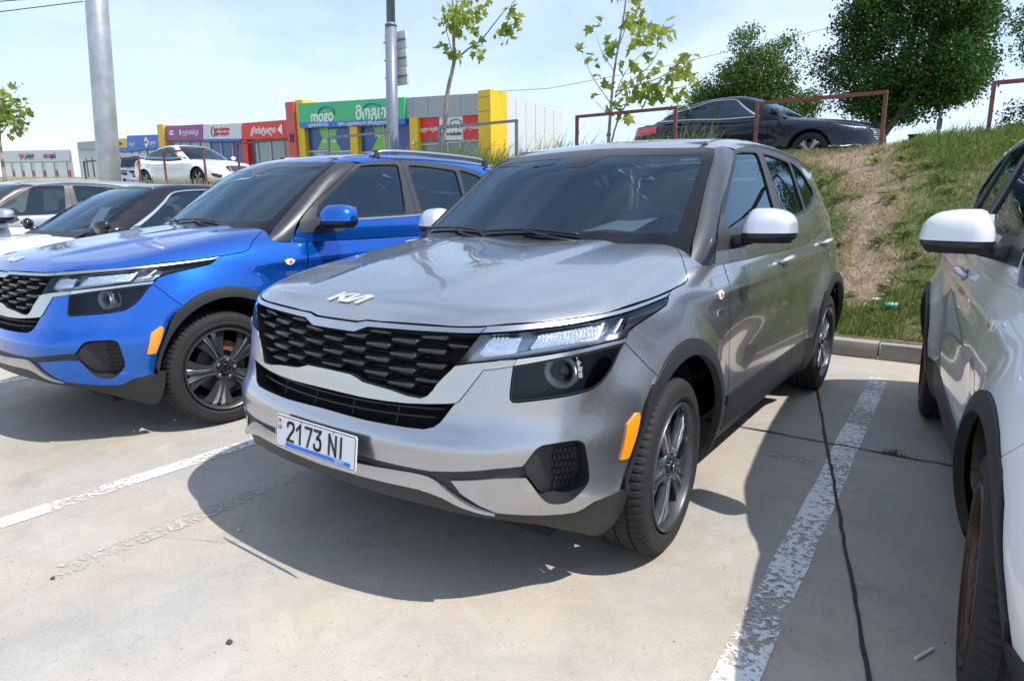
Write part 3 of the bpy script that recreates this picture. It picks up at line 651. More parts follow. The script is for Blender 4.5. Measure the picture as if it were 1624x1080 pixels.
def build_crossover(car):
    G = M['grey']
    # --- nose -------------------------------------------------------------
    hood_top = sm([(.145, .931), (.322, .934), (.511, .937), (.624, .941), (.86, .949), (.986, .952), (1.166, .956), (1.273, .961), (1.504, .971), (1.66, .981)], 2)
    hood = [(0, -.774), (.06, -.773), (.108, -.771), (.145, -.764)]+sm([(.208, -.76), (.322, -.745), (.425, -.727), (.508, -.707), (.583, -.674), (.650, -.625), (.703, -.577), (.75, -.515), (.805, -.412), (.834, -.31), (.852, -.103), (.857, .085)], 3)
    hood += sm([(.8575, .20), (.852, .245), (.835, .275), (.815, .302), (.765, .379), (.668, .489)], 3)+[(.50, .42), (.25, .35), (0, .33)]
    h = panel('hood', CT, hood, car, G, step=.028, half=True, flange=.012)
    emb = empty('emblem'); emb.parent = car
    Pm, Nm = CT.P([(0, -.70)]); nz = Vector(Nm[0]); xa = Vector((1, 0, 0)); ya = nz.cross(xa)
    logo(emb, Matrix.Translation(Vector(Pm[0])+nz*.001) @ Matrix((xa, ya, nz)).transposed().to_4x4(), .20, .005, 'emblem_letters', M['emblem'])
    gt = [(0, .89), (.104, .890), (.111, .891), (.163, .91)]+sm([(.258, .9125), (.435, .916), (.578, .919), (.602, .921)], 2)
    panel('upper_trim', CW, [(0, .921), (.106, .921), (.146, .929)]+[(w, z-.002) for w, z in hood_top[1:7]]+gt[::-1], car, M['trim'], half=True, flange=.03, off=.003, step=.02)
    ls = sm([(.602, .921), (.746, .927), (.923, .935), (1.109, .941), (1.259, .948), (1.435, .956), (1.607, .966)], 3)
    panel('lamp_strip', CW, [(w, z+.001) for w, z in hood_top[6:]]+[(1.655, .978)]+ls[::-1], car, M['trim'], both=True, flange=.02, off=.002, step=.02)
    lo = sm([(1.262, .877), (1.176, .874), (1.037, .866), (.908, .858), (.789, .851), (.676, .843), (.583, .834), (.516, .823)], 3)
    tip = sm([(1.607, .966), (1.612, .955), (1.575, .942), (1.49, .930), (1.40, .918), (1.327, .906), (1.285, .895), (1.262, .877)], 2)
    uplamp = ls+tip[1:]+lo[1:]
    lt = sm([(.745, .828), (.907, .843), (1.036, .852), (1.173, .861), (1.254, .864)], 3)
    panel('lamp_divider', CW, lt+lo[:-6]+[(.762, .8475)], car, M['chrome'], both=True, flange=.02, off=.004, step=.02, gap=.001)
    loln = lt+sm([(1.254, .864), (1.229, .843), (1.198, .808), (1.151, .768), (1.101, .743), (1.055, .733), (.959, .726), (.842, .722), (.762, .7185)], 2)[1:]+[(.742, .720), (.733, .729), (.732, .745), (.738, .79)]
    for s in (1, -1):
        hl = empty('headlight'); hl.parent = car; mo = s < 0
        kw = dict(mirror_only=mo)
        panel('lamp_housing', CW, uplamp, hl, M['lampgrey'], off=-.045, flange=-.045, step=.03, gap=.004, **kw)
        panel('lens', CW, uplamp, hl, M['lens'], off=0, flange=0, step=.03, gap=.003, **kw)
        panel('lower_lamp_housing', CW, loln, hl, M['black'], off=-.07, flange=-.07, step=.03, gap=.004, **kw)
        panel('lower_lens', CW, loln, hl, M['lensd'], off=0, flange=0, step=.03, gap=.003, **kw)
        panel('lens_border', CW, loln, hl, M['black'], off=.001, flange=0, step=.03, gap=.003, holes=[inset(resample(loln, .03), .010)], **kw)
        panel('upper_lens_border', CW, uplamp, hl, M['black'], off=.001, flange=0, step=.02, gap=.003, holes=[inset(resample(uplamp, .02), .0055)], **kw)
        # reflector cells of the upper lamp
        panel('reflector', CW, [(.625, .852), (.60, .862), (.64, .912), (.79, .918), (.755, .862)], hl, M['reflector'], off=-.018, flange=.012, step=.03, **kw)
        panel('reflector', CW, [(.83, .868), (.815, .880), (.865, .921), (1.02, .929), (1.19, .933), (1.13, .888), (1.0, .880)], hl, M['reflector'], off=-.018, flange=.012, step=.03, **kw)
        panel('light_guide', CW, [(.775, .858), (.765, .868), (.83, .876), (1.12, .894), (1.19, .938), (1.21, .938), (1.145, .886), (.95, .869)], hl, M['badge'], off=-.012, flange=.012, step=.03, **kw)
        panel('light_guide', CW, [(1.23, .895), (1.22, .902), (1.285, .941), (1.30, .940)], hl, M['badge'], off=-.012, flange=.012, step=.03, **kw)
        for i in range(6):
            for j in range(7):
                z0 = .868+.0085*i; w0 = .632+.019*j+.004*i
                if i < 5 or j < 4: panel('reflector_facet', CW, [(w0, z0), (w0+.014, z0+.001), (w0+.015, z0+.007), (w0+.001, z0+.006)], hl, M['lensface'], off=-.017, flange=.005, step=.05, gap=0, **kw)
        for i in range(5):
            for j in range(14):
                z0 = .885+.0078*i+.0012*j*(1 if i < 4 else .8); w0 = .855+.021*j+.004*i
                if z0 < .928 and w0 < 1.135+.008*i: panel('reflector_facet', CW, [(w0, z0), (w0+.016, z0+.001), (w0+.017, z0+.0065), (w0+.001, z0+.0055)], hl, M['lensface'], off=-.017, flange=.005, step=.05, gap=0, **kw)
        # projector
        Pc, Nc = CW.P([(.995, .800)]); c = Vector(Pc[0]); nrm = Vector(Nc[0]); ax = (nrm*.35+Vector((0, -1, 0))).normalized(); c = c-nrm*.062
        if mo: c.x *= -1; ax.x *= -1
        q = ax.to_track_quat('X', 'Z').to_matrix().to_4x4(); T4 = Matrix.Translation(c) @ q
        V, Fc = lathe([(-.02, .034), (.030, .038), (.038, .044), (.038, .052), (.030, .056), (-.02, .056)], 36); mesh('projector_ring', [T4 @ Vector(v) for v in V], Fc, M['badge'], hl, True)
        V, Fc = lathe([(0, .036), (.012, .033), (.021, .024), (.026, .012), (.028, 0)], 28); mesh('projector_lens', [T4 @ Vector(v) for v in V], Fc, M['mirror'] if 0 else M['projlens'], hl, True)
        for k in range(5):
            b = MB(); a = R(-5+17*k); rr = .064; b.box((0, 0, 0), (.03, .014, .016)); o = b.build('cooling_fin', M['trim'], hl)
            o.matrix_local = T4 @ Matrix.Translation((.016, -math.cos(a)*rr*(-1 if mo else 1)*-1, math.sin(a)*rr)) @ Matrix.Rotation(-a*(1 if not mo else -1), 4, 'X')
    # --- grille -----------------------------------------------------------
    ui = [(.516, .823), (.511, .819), (.486, .794), (.458, .762), (.447, .743), (.43, .7235), (.408, .7135)]
    ub = [(.36, .7155), (.291, .7265), (.172, .736), (.111, .753), (0, .755)]
    opening = gt+ui+ub
    panel('grille_backing', CW, opening, car, M['dark'], half=True, off=-.065, flange=-.065, gap=.001, step=.05)
    uo = sm([(.628, .815), (.595, .778), (.558, .735), (.541, .716)], 2)+[(.530, .7105)]+sm([(.50, .706), (.363, .692), (.191, .686), (0, .688)], 2)
    panel('lower_trim', CW, ub[::-1]+ui[::-1][:-1]+[(.516, .823)]+lo[::-1][:7]+[(.762, .8475), (.745, .828), (.700, .822)]+uo, car, M['trim'], half=True, off=.004, flange=.035, step=.018, gap=.001,
          bow=lambda q: -.018*sstep(.735, .752, q[:, 1])*(1-sstep(.40, .46, q[:, 0]))*sstep(.1, .2, q[:, 0])-.03*sstep(.03, .0, np.zeros(len(q)))*0)
    # scoop-shaped fins, staggered like bricks; each one a part
    outl = inset(resample(opening, .02), .004, True)
    full = np.vstack([outl, (outl*[-1, 1])[::-1]])
    rows = [(.9035-.0232*k, k % 2) for k in range(9)]
    for z0, odd in rows:
        for i in range(-4, 5):
            xc = i*.212+(.106 if odd else 0); hw, hh = .0495, .0086
            poly = np.array([(xc-hw, z0+hh), (xc+hw, z0+hh), (xc+hw*.99, z0), (xc+hw*.80, z0-hh), (xc-hw*.80, z0-hh), (xc-hw*.99, z0)])
            ok = inside(full, poly)
            if ok.sum() < 3: continue
            if not ok.all():
                k = inside(full, np.array([(xc, z0)])); 
                if not k[0]: continue
                poly = np.array([p if o_ else np.array([xc, z0])+(p-[xc, z0])*.55 for p, o_ in zip(poly, ok)])
            Pf, Nf = CW.P(poly); c = len(poly); fr = Pf-Nf*.006; fr[3:5] += [0, .008, 0]; bk = Pf+np.array([0, .060, 0])
            if max(abs(poly[:, 0])) > .45: bk = Pf-Nf*.06
            top_b = bk.copy(); top_b[:, 2] += .006
            V = list(fr)+list(top_b); Fc = [tuple(range(c))]+[((j+1) % c, j, j+c, (j+1) % c+c) for j in range(c)]
            o = mesh('grille_fin', V, Fc, M['fin'], car)
            bm = bmesh.new(); bm.from_mesh(o.data); bmesh.ops.recalc_face_normals(bm, faces=bm.faces); bmesh.ops.bevel(bm, geom=[e for e in bm.edges if e.calc_face_angle(0) > .3], offset=.0022, segments=1, affect='EDGES'); bm.to_mesh(o.data); bm.free()
            o.data.polygons.foreach_set('use_smooth', [True]*len(o.data.polygons)); sharp(o.data, 55)
    for z0 in (.775, .79, .805, .82, .835, .85, .745):     # thin shutter bars behind the fins
        b = MB(); pts = [Vector(CW.P([(w, z0)], -.052)[0][0]) for w in np.linspace(-.40, .40, 9)]; b.tube(pts, .003, 5); b.build('shutter_bar', M['black'], car)
    low = uo[::-1][0:]+[]
    lg = [(0, .625), (.206, .6205), (.376, .6225), (.435, .6245), (.466, .634), (.483, .649), (.510, .689), (.526, .7085)]
    lowop = lg+[(.530, .7105)]+uo[uo.index((.530, .7105))+1:]
    panel('lower_grille_backing', CW, lowop, car, M['dark'], half=True, off=-.09, flange=-.09, gap=.001, step=.05)
    for z0, xm in ((.672, .485), (.648, .455)):
        b = MB(); pts = [Vector(CW.P([(w, z0-.004*(abs(w)/.4)**2*0+.012*(abs(w)/.45)**2)], -.030)[0][0]) for w in np.linspace(-xm, xm, 15)]; b.tube(pts, .0055, 6); b.build('grille_slat', M['black'], car, smooth=True)
    for xx in (-.3, -.1, .1, .3):
        b = MB(); b.tube([Vector(CW.P([(xx, .630)], -.045)[0][0]), Vector(CW.P([(xx, .69)], -.045)[0][0])], .004, 5); b.build('grille_post', M['black'], car)
    # --- front bumper -----------------------------------------------------
    st = [(.778, .527), (.688, .523), (.602, .513), (.472, .498), (.377, .498), (0, .506)]
    sb = [(.537, .478), (.688, .493), (.792, .490)]
    pk = sm([(.792, .490), (.812, .465), (.838, .430), (.862, .405), (.886, .390), (.918, .383), (.950, .382), (.975, .388), (.995, .399), (1.027, .425), (1.041, .446), (1.042, .478), (1.027, .555), (1.017, .577), (.993, .587), (.93, .589), (.866, .588), (.842, .584), (.824, .574), (.806, .556), (.790, .537), (.778, .527)], 2)
    arf = [(1.372, .735), (1.325, .70), (1.288, .66), (1.245, .565), (1.215, .49), (1.196, .42), (1.190, .378)]
    lp = [(1.13, .374), (1.075, .366), (1.035, .346), (1.004, .3375), (.944, .338), (.86, .346), (.777, .358), (.682, .372), (.631, .396), (.569, .436), (.537, .478)]
    bump = lg+uo[::-1][len(uo)-uo.index((.530, .7105))-1:]+[(.700, .822), (.745, .828)]+[(.738, .79), (.732, .745), (.733, .729), (.742, .720), (.762, .7185)]+loln[len(lt):][:-5][::-1]+[(1.254, .864), (1.301, .812), (1.340, .765)]+arf+lp+sb[1:]+pk[1:]+st[1:]
    panel('front_bumper', CW, bump, car, G, half=True, step=.026, flange=.02, gap=.0015)
    panel('fog_pocket', CW, pk, car, M['clad'], both=True, off=-.075, flange=-.076, step=.03, gap=-.001)
    def pocket_bow(q): return .055*(1-sstep(.80, .93, q[:, 0]))
    panel('fog_pocket_inner', CW, inset(resample(pk, .02), .004), car, M['clad'], both=True, off=-.072, flange=0, step=.02, bow=lambda q: .062*(1-sstep(.81, .925, q[:, 0])))
    for s in (1, -1):
        for i in range(7):
            for j in range(5):
                w0 = .935+.018*j+(.009 if i % 2 else 0); z0 = .415+.024*i
                if w0 < 1.02: panel('mesh_cell', CW, [(w0+.0085*math.cos(t), z0+.0125*math.sin(t)) for t in np.linspace(0, 2*math.pi, 6, endpoint=False)], car, M['black'], off=-.064, flange=.006, step=.1, gap=0, mirror_only=s < 0)
    val = [(0, .507)]+st[::-1][1:]+[(.792, .490)]+sb[::-1][1:]+lp[::-1][1:-1]+[(1.190, .378), (1.246, .378), (1.240, .30), (1.230, .235), (1.212, .20), (1.176, .205), (1.001, .253), (.83, .311), (.681, .345), (.45, .375), (0, .385)]
    panel('bumper_valance', CW, val, car, M['clad'], half=True, off=-.008, bow=lambda q: .012*sstep(1.05, 1.15, q[:, 0]), flange=.03, step=.04, gap=-.004)
    skm = lambda w: np.interp(w, [0, .377, .445, .51, .564, .65], [.4495, .455, .453, .436, .41, .377])
    sk = sm([(0, .475), (.185, .474), (.377, .481), (.445, .480), (.478, .472), (.510, .455), (.564, .422), (.621, .393), (.678, .372)], 3)+sm([(.628, .381), (.561, .399), (.51, .417), (.442, .425), (.372, .429), (0, .424)], 3)
    panel('skid_plate', CW, sk, car, M['skid'], half=True, off=.014, flange=.05, step=.012, gap=0, bow=lambda q: -.016*np.clip(np.abs(q[:, 1]-skm(q[:, 0]))/.026, 0, 1)**2)
    for s in (1, -1):
        panel('side_marker', CW, [(1.243, .640), (1.256, .638), (1.257, .622), (1.236, .565), (1.208, .500), (1.198, .497), (1.166, .499), (1.165, .505), (1.198, .61)], car, M['amber'], off=.006, flange=.012, step=.03, gap=0, mirror_only=s < 0)
    # --- flanks -----------------------------------------------------------
    AY = .03
    seam = [(-.333, .864), (-.286, .812), (-.247, .765), (-.215, .735)]
    ring = arc(AY, .335, .455, .478, 122, 30, 14)+[(.487, .50), (.56, .43)]
    fend = CR.inv(CT.P(np.array([(.668, .489), (.765, .379), (.815, .302), (.835, .275), (.852, .245), (.8575, .20), (.857, .085)]))[0])
    fendp = [tuple(v) for v in fend]+yz([(.07, .981), (.035, .968), (.022, .957), (-.012, .942), (-.097, .930), (-.187, .918), (-.26, .906), (-.302, .895)]+seam+ring[1:])+yz(sm([(.615, .415), (.63, .479), (.628, .611), (.607, .753), (.612, .878), (.645, 1.0), (.672, 1.058)], 2))
    fendp += [(.725, .355), (.76, .42), (.70, .50), (.60, .56)]
    panel('fender', CR, fendp, car, G, both=True, step=.03)
    clf = arc(AY, .335, .455, .478, 214, 122, 16)[3:]+ring[1:]+[(.60, .40), (.60, .30), (.585, .235), (.475, .215)]+arc(AY, .345, .405, .412, -14, 198, 30)[0:]+[(-.36, .22)]
    cl = [p for p in clf]
    panel('wheel_arch_trim', CW, yzw([(-.372, .375), (-.385, .43), (-.362, .50), (-.33, .57), (-.288, .66), (-.25, .715), (-.215, .735)]+ring[1:]+[(.612, .41), (.60, .30), (.585, .235), (.45, .215)]+arc(AY, .345, .402, .410, -12, 173, 34)), car, M['clad'], both=True, off=.008, flange=.03, step=.03, gap=0)
    # doors
    f_edge = sm([(.62, .455), (.634, .479), (.632, .611), (.611, .753), (.616, .878), (.649, 1.0), (.675, 1.055), (.70, 1.085)], 2)
    m_edge = sm([(1.725, .455), (1.722, .52), (1.722, .60), (1.735, .75), (1.74, .88), (1.732, .98), (1.74, 1.05), (1.75, 1.10)], 2)
    r_edge = sm([(2.42, .745), (2.50, .79), (2.60, .86), (2.70, .95), (2.735, 1.02), (2.72, 1.08), (2.70, 1.13)], 2)
    rring = arc(2.63, .335, .455, .478, 180, 115, 9)
    fd = empty
    for s in (1, -1):
        mo = s < 0
        d = panel('front_door', CW, yzw(f_edge+[(1.2, 1.097)]+m_edge[::-1]), car, G, step=.035, gap=.003, mirror_only=mo)
        d2 = panel('rear_door', CW, yzw(m_edge+[(2.2, 1.12)]+r_edge[::-1]+[(2.33, .71), (2.24, .62), (2.19, .52), (2.17, .455)]), car, G, step=.035, mirror_only=mo)
        panel('door_cladding', CW, yzw([(.60, .235), (.62, .30), (.625, .455), (1.725, .455), (1.722, .40), (1.70, .235)]), d, M['clad'], off=.006, flange=.025, step=.05, mirror_only=mo)
        panel('door_cladding', CW, yzw([(1.703, .235), (1.725, .40), (1.728, .455), (2.165, .455), (2.17, .37), (2.20, .235)]), d2, M['clad'], off=.006, flange=.025, step=.05, mirror_only=mo)
        for (yc, zc, dd) in ((1.535, .975, d), (2.55, 1.015, d2)):
            c = CW.P([(yc+1.5869, zc)])[0][0]; n = CW.P([(yc+1.5869, zc)])[1][0]
            b = MB(); b.tube([Vector(c)+Vector((0, -.085, -.006))+Vector(n)*.006, Vector(c)+Vector((0, -.07, -.003))+Vector(n)*.030, Vector(c)+Vector(n)*.040, Vector(c)+Vector((0, .07, .004))+Vector(n)*.034, Vector(c)+Vector((0, .09, .006))+Vector(n)*.006], [.010, .013, .014, .014, .011], 10)
            b.V = [tuple(Vector(v)*1) for v in b.V]
            if mo: b.V = [(-v[0], v[1], v[2]) for v in b.V]; b.F = [f[::-1] for f in b.F]
            b.build('door_handle', M['handle'], dd, smooth=True)
            panel('handle_cup', CW, yzw([(yc+.055*math.cos(t), zc-.004+.026*math.sin(t)) for t in np.linspace(0, 2*math.pi, 18, endpoint=False)]), dd, M['cup'], off=.0015, flange=0, step=.03, gap=0, mirror_only=mo)
        # small badges on the front fender
        bz = [(.455, .925), (.47, .935), (.505, .937), (.525, .925), (.515, .91), (.49, .900), (.465, .907)]
        panel('fender_badge', CW, yzw(bz), car, M['badge'], off=.006, flange=.006, step=.02, gap=0, mirror_only=mo)
        panel('badge_centre', CW, yzw([(.478, .917), (.488, .927), (.505, .924), (.508, .914), (.492, .908)]), car, M['badgered'], off=.0072, flange=.001, step=.02, gap=0, mirror_only=mo)
        if not mo:
            for k, (a, b_) in enumerate(((.455, .463), (.470, .484), (.487, .509), (.512, .526))):
                panel('drive_badge', CW, yzw([(a, .835), (b_, .835), (b_+.004, .858), (a+.004, .858)]), car, M['chrome'], off=.003, flange=.003, step=.03, gap=0)
        # quarter panel, rear arch trim
        qp = r_edge[::-1][2:]
        panel('quarter_panel', CW, yzw(r_edge+[(2.95, 1.14)])+[(4.75, 1.13), (4.80, .95), (4.72, .80), (4.70, .62)]+yzw(arc(2.63, .335, .455, .478, 35, 115, 12)+[(2.43, .75)]), car, G, step=.04, mirror_only=mo)
        panel('wheel_arch_trim', CW, yzw([(2.165, .455), (2.19, .52)]+arc(2.63, .335, .455, .478, 158, 0, 22)+[(3.09, .25), (3.03, .25)]+arc(2.63, .345, .402, .410, -10, 186, 34)+[(2.21, .235), (2.17, .37)]), car, M['clad'], off=.008, flange=.03, step=.035, gap=0, mirror_only=mo)
        panel('rear_bumper_side', CW, yzw([(3.09, .25), (3.09, .335), (3.02, .60)])+[(4.70, .62), (4.9, .62), (4.9, .25)], car, M['clad'], step=.05, mirror_only=mo)
        panel('tail_light', CW, [(4.62, .98), (4.60, 1.08), (4.80, 1.09), (5.20, 1.07), (5.20, .99), (4.85, .95)], car, M['red'], off=.006, flange=.02, step=.05, mirror_only=mo)
    wc = CW.cx+CW.sc*math.pi+(CW.cr-CW.cf)+CW.cx
    mirw = lambda pts: pts
    tg = [(wc, .62), (4.9, .62), (4.70, .62), (4.72, .80), (4.80, .95), (4.75, 1.13), (wc, 1.13)]
    for s in (1, -1):
        panel('tailgate', CW, tg, car, G, step=.06, gap=.0, mirror_only=s < 0)
        panel('rear_bumper', CW, [(wc, .25), (4.9, .25), (4.9, .62), (wc, .62)], car, M['clad'], step=.06, gap=0, mirror_only=s < 0)
    # added dark shell inside the flanks: stops light leaks, blackens the panel gaps
    panel('inner_dark_shell', CW, yzw([(-.30, .78), (-.30, .90), (-.2, .97), (.5, 1.0), (2.9, 1.05), (3.1, .9), (3.1, .70)]+arc(2.63, .335, .50, .52, 30, 180, 12)+[(2.12, .26), (.55, .26)]+arc(AY, .335, .50, .52, 5, 130, 12)), car, M['dark'], both=True, off=-.022, flange=0, step=.07, gap=0)
    for yy in (AY-.03, 2.63):
        for s in (1, -1):
            V, Fc = lathe([(s*(.85-.17*i), .425-.01*i) for i in range(3)], 22, a0=R(-100), a1=R(100)); V = [(v[0], v[2]+yy, v[1]+.345) for v in V]
            mesh('wheel_liner', V, Fc, M['dark'], car, True)
            b = MB(); b.box((s*.50, yy, .55), (.02, .9, .7)); b.build('inner_arch', M['dark'], car)
    b = MB(); b.box((0, 1.35, .245), (1.45, 3.8, .03)); b.box((0, .0, .6), (1.0, .9, .5)); b.box((0, -.62, .60), (1.1, .02, .55)); b.build('underbody', M['dark'], car)
    # --- greenhouse -------------------------------------------------------
    topz = [(.488, 1.551), (.42, 1.557), (.328, 1.562), (.2, 1.569), (.059, 1.573), (0, 1.574)]
    ws_o = [(0, 1.06), (.3, 1.06), (.422, 1.06), (.423, 1.10)]+sm([(.425, 1.134), (.432, 1.219), (.442, 1.326), (.459, 1.441), (.488, 1.551)], 2)+topz[1:]
    wi = [(0, 1.178), (.2, 1.174), (.36, 1.168), (.400, 1.166), (.409, 1.175)]+sm([(.415, 1.25), (.430, 1.38), (.446, 1.48), (.450, 1.50)], 2)+[(.448, 1.512), (.43, 1.517), (.33, 1.523), (.13, 1.530), (.095, 1.512), (.075, 1.49), (.05, 1.475), (0, 1.472)]
    panel('windshield_border', CU, ws_o, car, M['frit'], half=True, off=0, flange=.004, step=.05, holes=[], gap=.001) if 0 else None
    q_out = resample(ws_o, .05)
    hp = wi
    # border: full-width ring with the clear pane cut out
    panel('windshield_border', CU, [(0, 1.06), (.3, 1.06), (.422, 1.06)]+ws_o[3:-1]+[(0, 1.574)]+wi[::-1], car, M['frit'], half=True, off=0, flange=0, step=.04, gap=0)
    panel('windshield', CU, wi, car, M['ws'], half=True, off=-.001, flange=0, step=.05, gap=-.0005)
    ap_l = [(.422, 1.04)]+sm([(.425, 1.134), (.432, 1.219), (.442, 1.326), (.459, 1.441), (.488, 1.551)], 2)
    ap_r = sm([(.560, 1.546), (.523, 1.470), (.480, 1.335), (.463, 1.24), (.455, 1.165), (.452, 1.10), (.450, 1.04)], 2)
    panel('a_pillar', CU, ap_l+[(.525, 1.565)]+ap_r, car, M['pillar'], both=True, off=.004, flange=.02, step=.025, gap=.001)
    fr_top = sm([(.563, 1.546), (.65, 1.566), (.80, 1.583), (.93, 1.590), (1.2, 1.583), (1.473, 1.562), (1.65, 1.535), (1.738, 1.516), (1.80, 1.47), (1.90, 1.39), (1.96, 1.30)], 3)
    bpil = .885
    wf = [(.476, 1.178), (.475, 1.19)]+sm([(.476, 1.255), (.496, 1.345), (.536, 1.46), (.572, 1.520)], 2)+[(.585, 1.533)]+sm([(.64, 1.541), (.70, 1.545), (.80, 1.549)], 2)+[(.826, 1.545), (.829, 1.53), (.810, 1.43), (.772, 1.25), (.762, 1.205), (.75, 1.195), (.6, 1.186)]
    wr = [(.945, 1.205), (.938, 1.22), (.935, 1.53), (.945, 1.545), (.97, 1.548)]+sm([(1.1, 1.545), (1.3, 1.531), (1.43, 1.518)], 2)+[(1.447, 1.508), (1.448, 1.49), (1.435, 1.30), (1.428, 1.245), (1.41, 1.232), (1.2, 1.217)]
    wq = [(1.50, 1.24), (1.49, 1.255), (1.505, 1.515)]+[(1.52, 1.522), (1.6, 1.508), (1.72, 1.478), (1.80, 1.43), (1.88, 1.36), (1.87, 1.325), (1.72, 1.28), (1.6, 1.255)]
    blow = sm([(.456, 1.163), (.60, 1.171), (.75, 1.180), (.92, 1.190), (1.2, 1.202), (1.42, 1.216), (1.6, 1.238), (1.72, 1.262), (1.87, 1.305)], 2)
    for s in (1, -1):
        mo = s < 0
        panel('door_shoulder', CU, [(.450, 1.03)]+blow+[(1.96, 1.29), (1.95, 1.10), (1.5, 1.04), (1.0, 1.03)], car, G, off=.002, flange=.006, step=.04, gap=.001, mirror_only=mo)
        panel('window_surround', CU, [p for p in ap_r[::-1] if p[1] > 1.166]+fr_top[1:]+[(1.95, 1.29), (1.87, 1.305)]+blow[::-1], car, M['frame'], off=.001, flange=.012, step=.04, gap=.001, holes=[wf, wr, wq], mirror_only=mo)
        panel('side_window', CU, wf, car, M['side'], off=-.006, flange=0, step=.05, gap=-.001, mirror_only=mo)
        panel('side_window', CU, wr, car, M['tint'], off=-.006, flange=0, step=.05, gap=-.001, mirror_only=mo)
        panel('side_window', CU, wq, car, M['tint'], off=-.006, flange=0, step=.05, gap=-.001, mirror_only=mo)
        b = MB(); a_, n_ = CU.P([(w, 1.05+.5*(w-.47)/.093) for w in (.47,)])
        for wv, nm in ((.858, 'b_pillar_gap'),):
            panel(nm, CU, [(wv, 1.10), (wv+.004, 1.10), (wv+.030, 1.585), (wv+.026, 1.585)], car, M['dark'], off=.0022, flange=0, step=.05, gap=0, mirror_only=mo)
        for lpn in (wf, wr, wq):
            panel('window_seal', CU, inset(resample(lpn, .05), -.010), car, M['black'], off=.0022, flange=.006, step=.05, gap=0, holes=[resample(lpn, .05)], mirror_only=mo)
        # d pillar and tail edge of the greenhouse
        panel('rear_pillar', CU, sm([(1.738, 1.518), (1.80, 1.472), (1.90, 1.392), (1.96, 1.30)], 2)+[(1.95, 1.25), (1.9, 1.05), (2.20, 1.05), (2.12, 1.3), (1.98, 1.50), (1.82, 1.54)], car, G, off=.002, flange=.015, step=.03, gap=0, mirror_only=mo)
        wu = CU.cx+CU.sc*math.pi+(CU.cr-CU.cf)+CU.cx
        panel('rear_window', CU, [(wu, 1.12), (2.19, 1.12), (2.12, 1.3), (1.99, 1.49), (2.2, 1.53), (wu, 1.53)], car, M['tint'], off=0, flange=0, step=.06, gap=0, mirror_only=mo)
        panel('rear_header', CU, [(wu, 1.53), (2.2, 1.53), (1.99, 1.49), (1.85, 1.55), (2.2, 1.60), (wu, 1.60)], car, G, off=0, flange=0, step=.05, gap=0, mirror_only=mo)
        panel('rear_window_border', CU, [(wu, 1.00), (2.20, 1.00), (2.19, 1.12), (wu, 1.12)], car, G, off=0, flange=0, step=.05, gap=0, mirror_only=mo)
    # roof: centre sheet, ditch strips, side rails
    P0 = CU.P(topz[::-1]+[(.525, 1.562)])[0]; fe = [tuple(v) for v in CUT.inv(P0)]
    P1 = CU.P(fr_top[:-6])[0]; se = [tuple(v) for v in CUT.inv(P1)]
    re = [(.66, 2.62), (.62, 2.85), (.55, 2.97), (.3, 3.03), (0, 3.04)]
    dx0, dx1 = .555, .578
    k = [p for p in fe if p[0] < dx0]
    yd = np.interp(dx0, [p[0] for p in fe], [p[1] for p in fe]); yd1 = np.interp(dx1, [p[0] for p in fe], [p[1] for p in fe])
    panel('roof', CUT, k+[(dx0, yd)]+[(dx0+.01, 1.6), (dx0+.008, 2.3), (dx0-.02, 2.93)]+[(.3, 3.03), (0, 3.04)], car, G, half=True, off=.001, flange=.012, step=.05, gap=.001)
    for s in (1, -1):
        panel('roof_ditch_strip', CUT, [(dx0, yd), (dx1, yd1), (dx1+.01, 1.6), (dx1+.008, 2.3), (dx1-.01, 2.93), (dx0-.02, 2.93), (dx0+.008, 2.3), (dx0+.01, 1.6)], car, M['frame'], off=-.003, flange=.012, step=.03, gap=0, mirror_only=s < 0)
        panel('roof_side', CUT, [(dx1, yd1)]+[p for p in fe if p[0] > dx1]+[(fe[-1][0]+.004, fe[-1][1]+.01)]+se[1:]+[(.66, 2.62), (.60, 2.90), (dx1-.01, 2.93), (dx1+.008, 2.3), (dx1+.01, 1.6)], car, G, off=.001, flange=.012, step=.03, gap=.001, mirror_only=s < 0)
    panel('rear_spoiler', CUT, [(0, 2.98), (.5, 2.93), (.58, 2.86), (.55, 3.10), (.3, 3.16), (0, 3.17)], car, G, half=True, off=.004, flange=.03, step=.05, gap=0)
    # --- cowl and wipers ---------------------------------------------------
    b = MB()
    P_, N_ = CT.P([(w, .335+.18*(w/.67)**2) for w in np.linspace(-.66, .66, 13)], -.012)
    V = [tuple(p) for p in P_]+[(p[0], p[1]+.13, p[2]-.03) for p in P_]; mesh('cowl_cover', V, [(i, i+1, i+14, i+13) for i in range(12)], M['black'], car, True)
    for x0, x1 in ((.30, -.24), (-.26, -.42)):
        wp = empty('wiper'); wp.parent = car
        pts = [Vector(CU.P([(abs(w), 1.150+.016*math.sin(3*t))], .014)[0][0])*Vector((math.copysign(1, w), 1, 1)) for t, w in zip(np.linspace(0, 1, 15), np.linspace(x0, x1, 15))]
        b = MB(); b.tube(pts, [.006]*14+[.004], 6); b.build('wiper_blade', M['black'], wp, smooth=True)
        b = MB(); c = pts[8]; e = pts[0]+Vector((.03, -.03, -.035)); b.tube([e, e.lerp(c, .5)+Vector((0, -.012, -.004)), c+Vector((0, -.010, .004))], [.009, .007, .005], 8); b.build('wiper_arm', M['black'], wp, smooth=True)
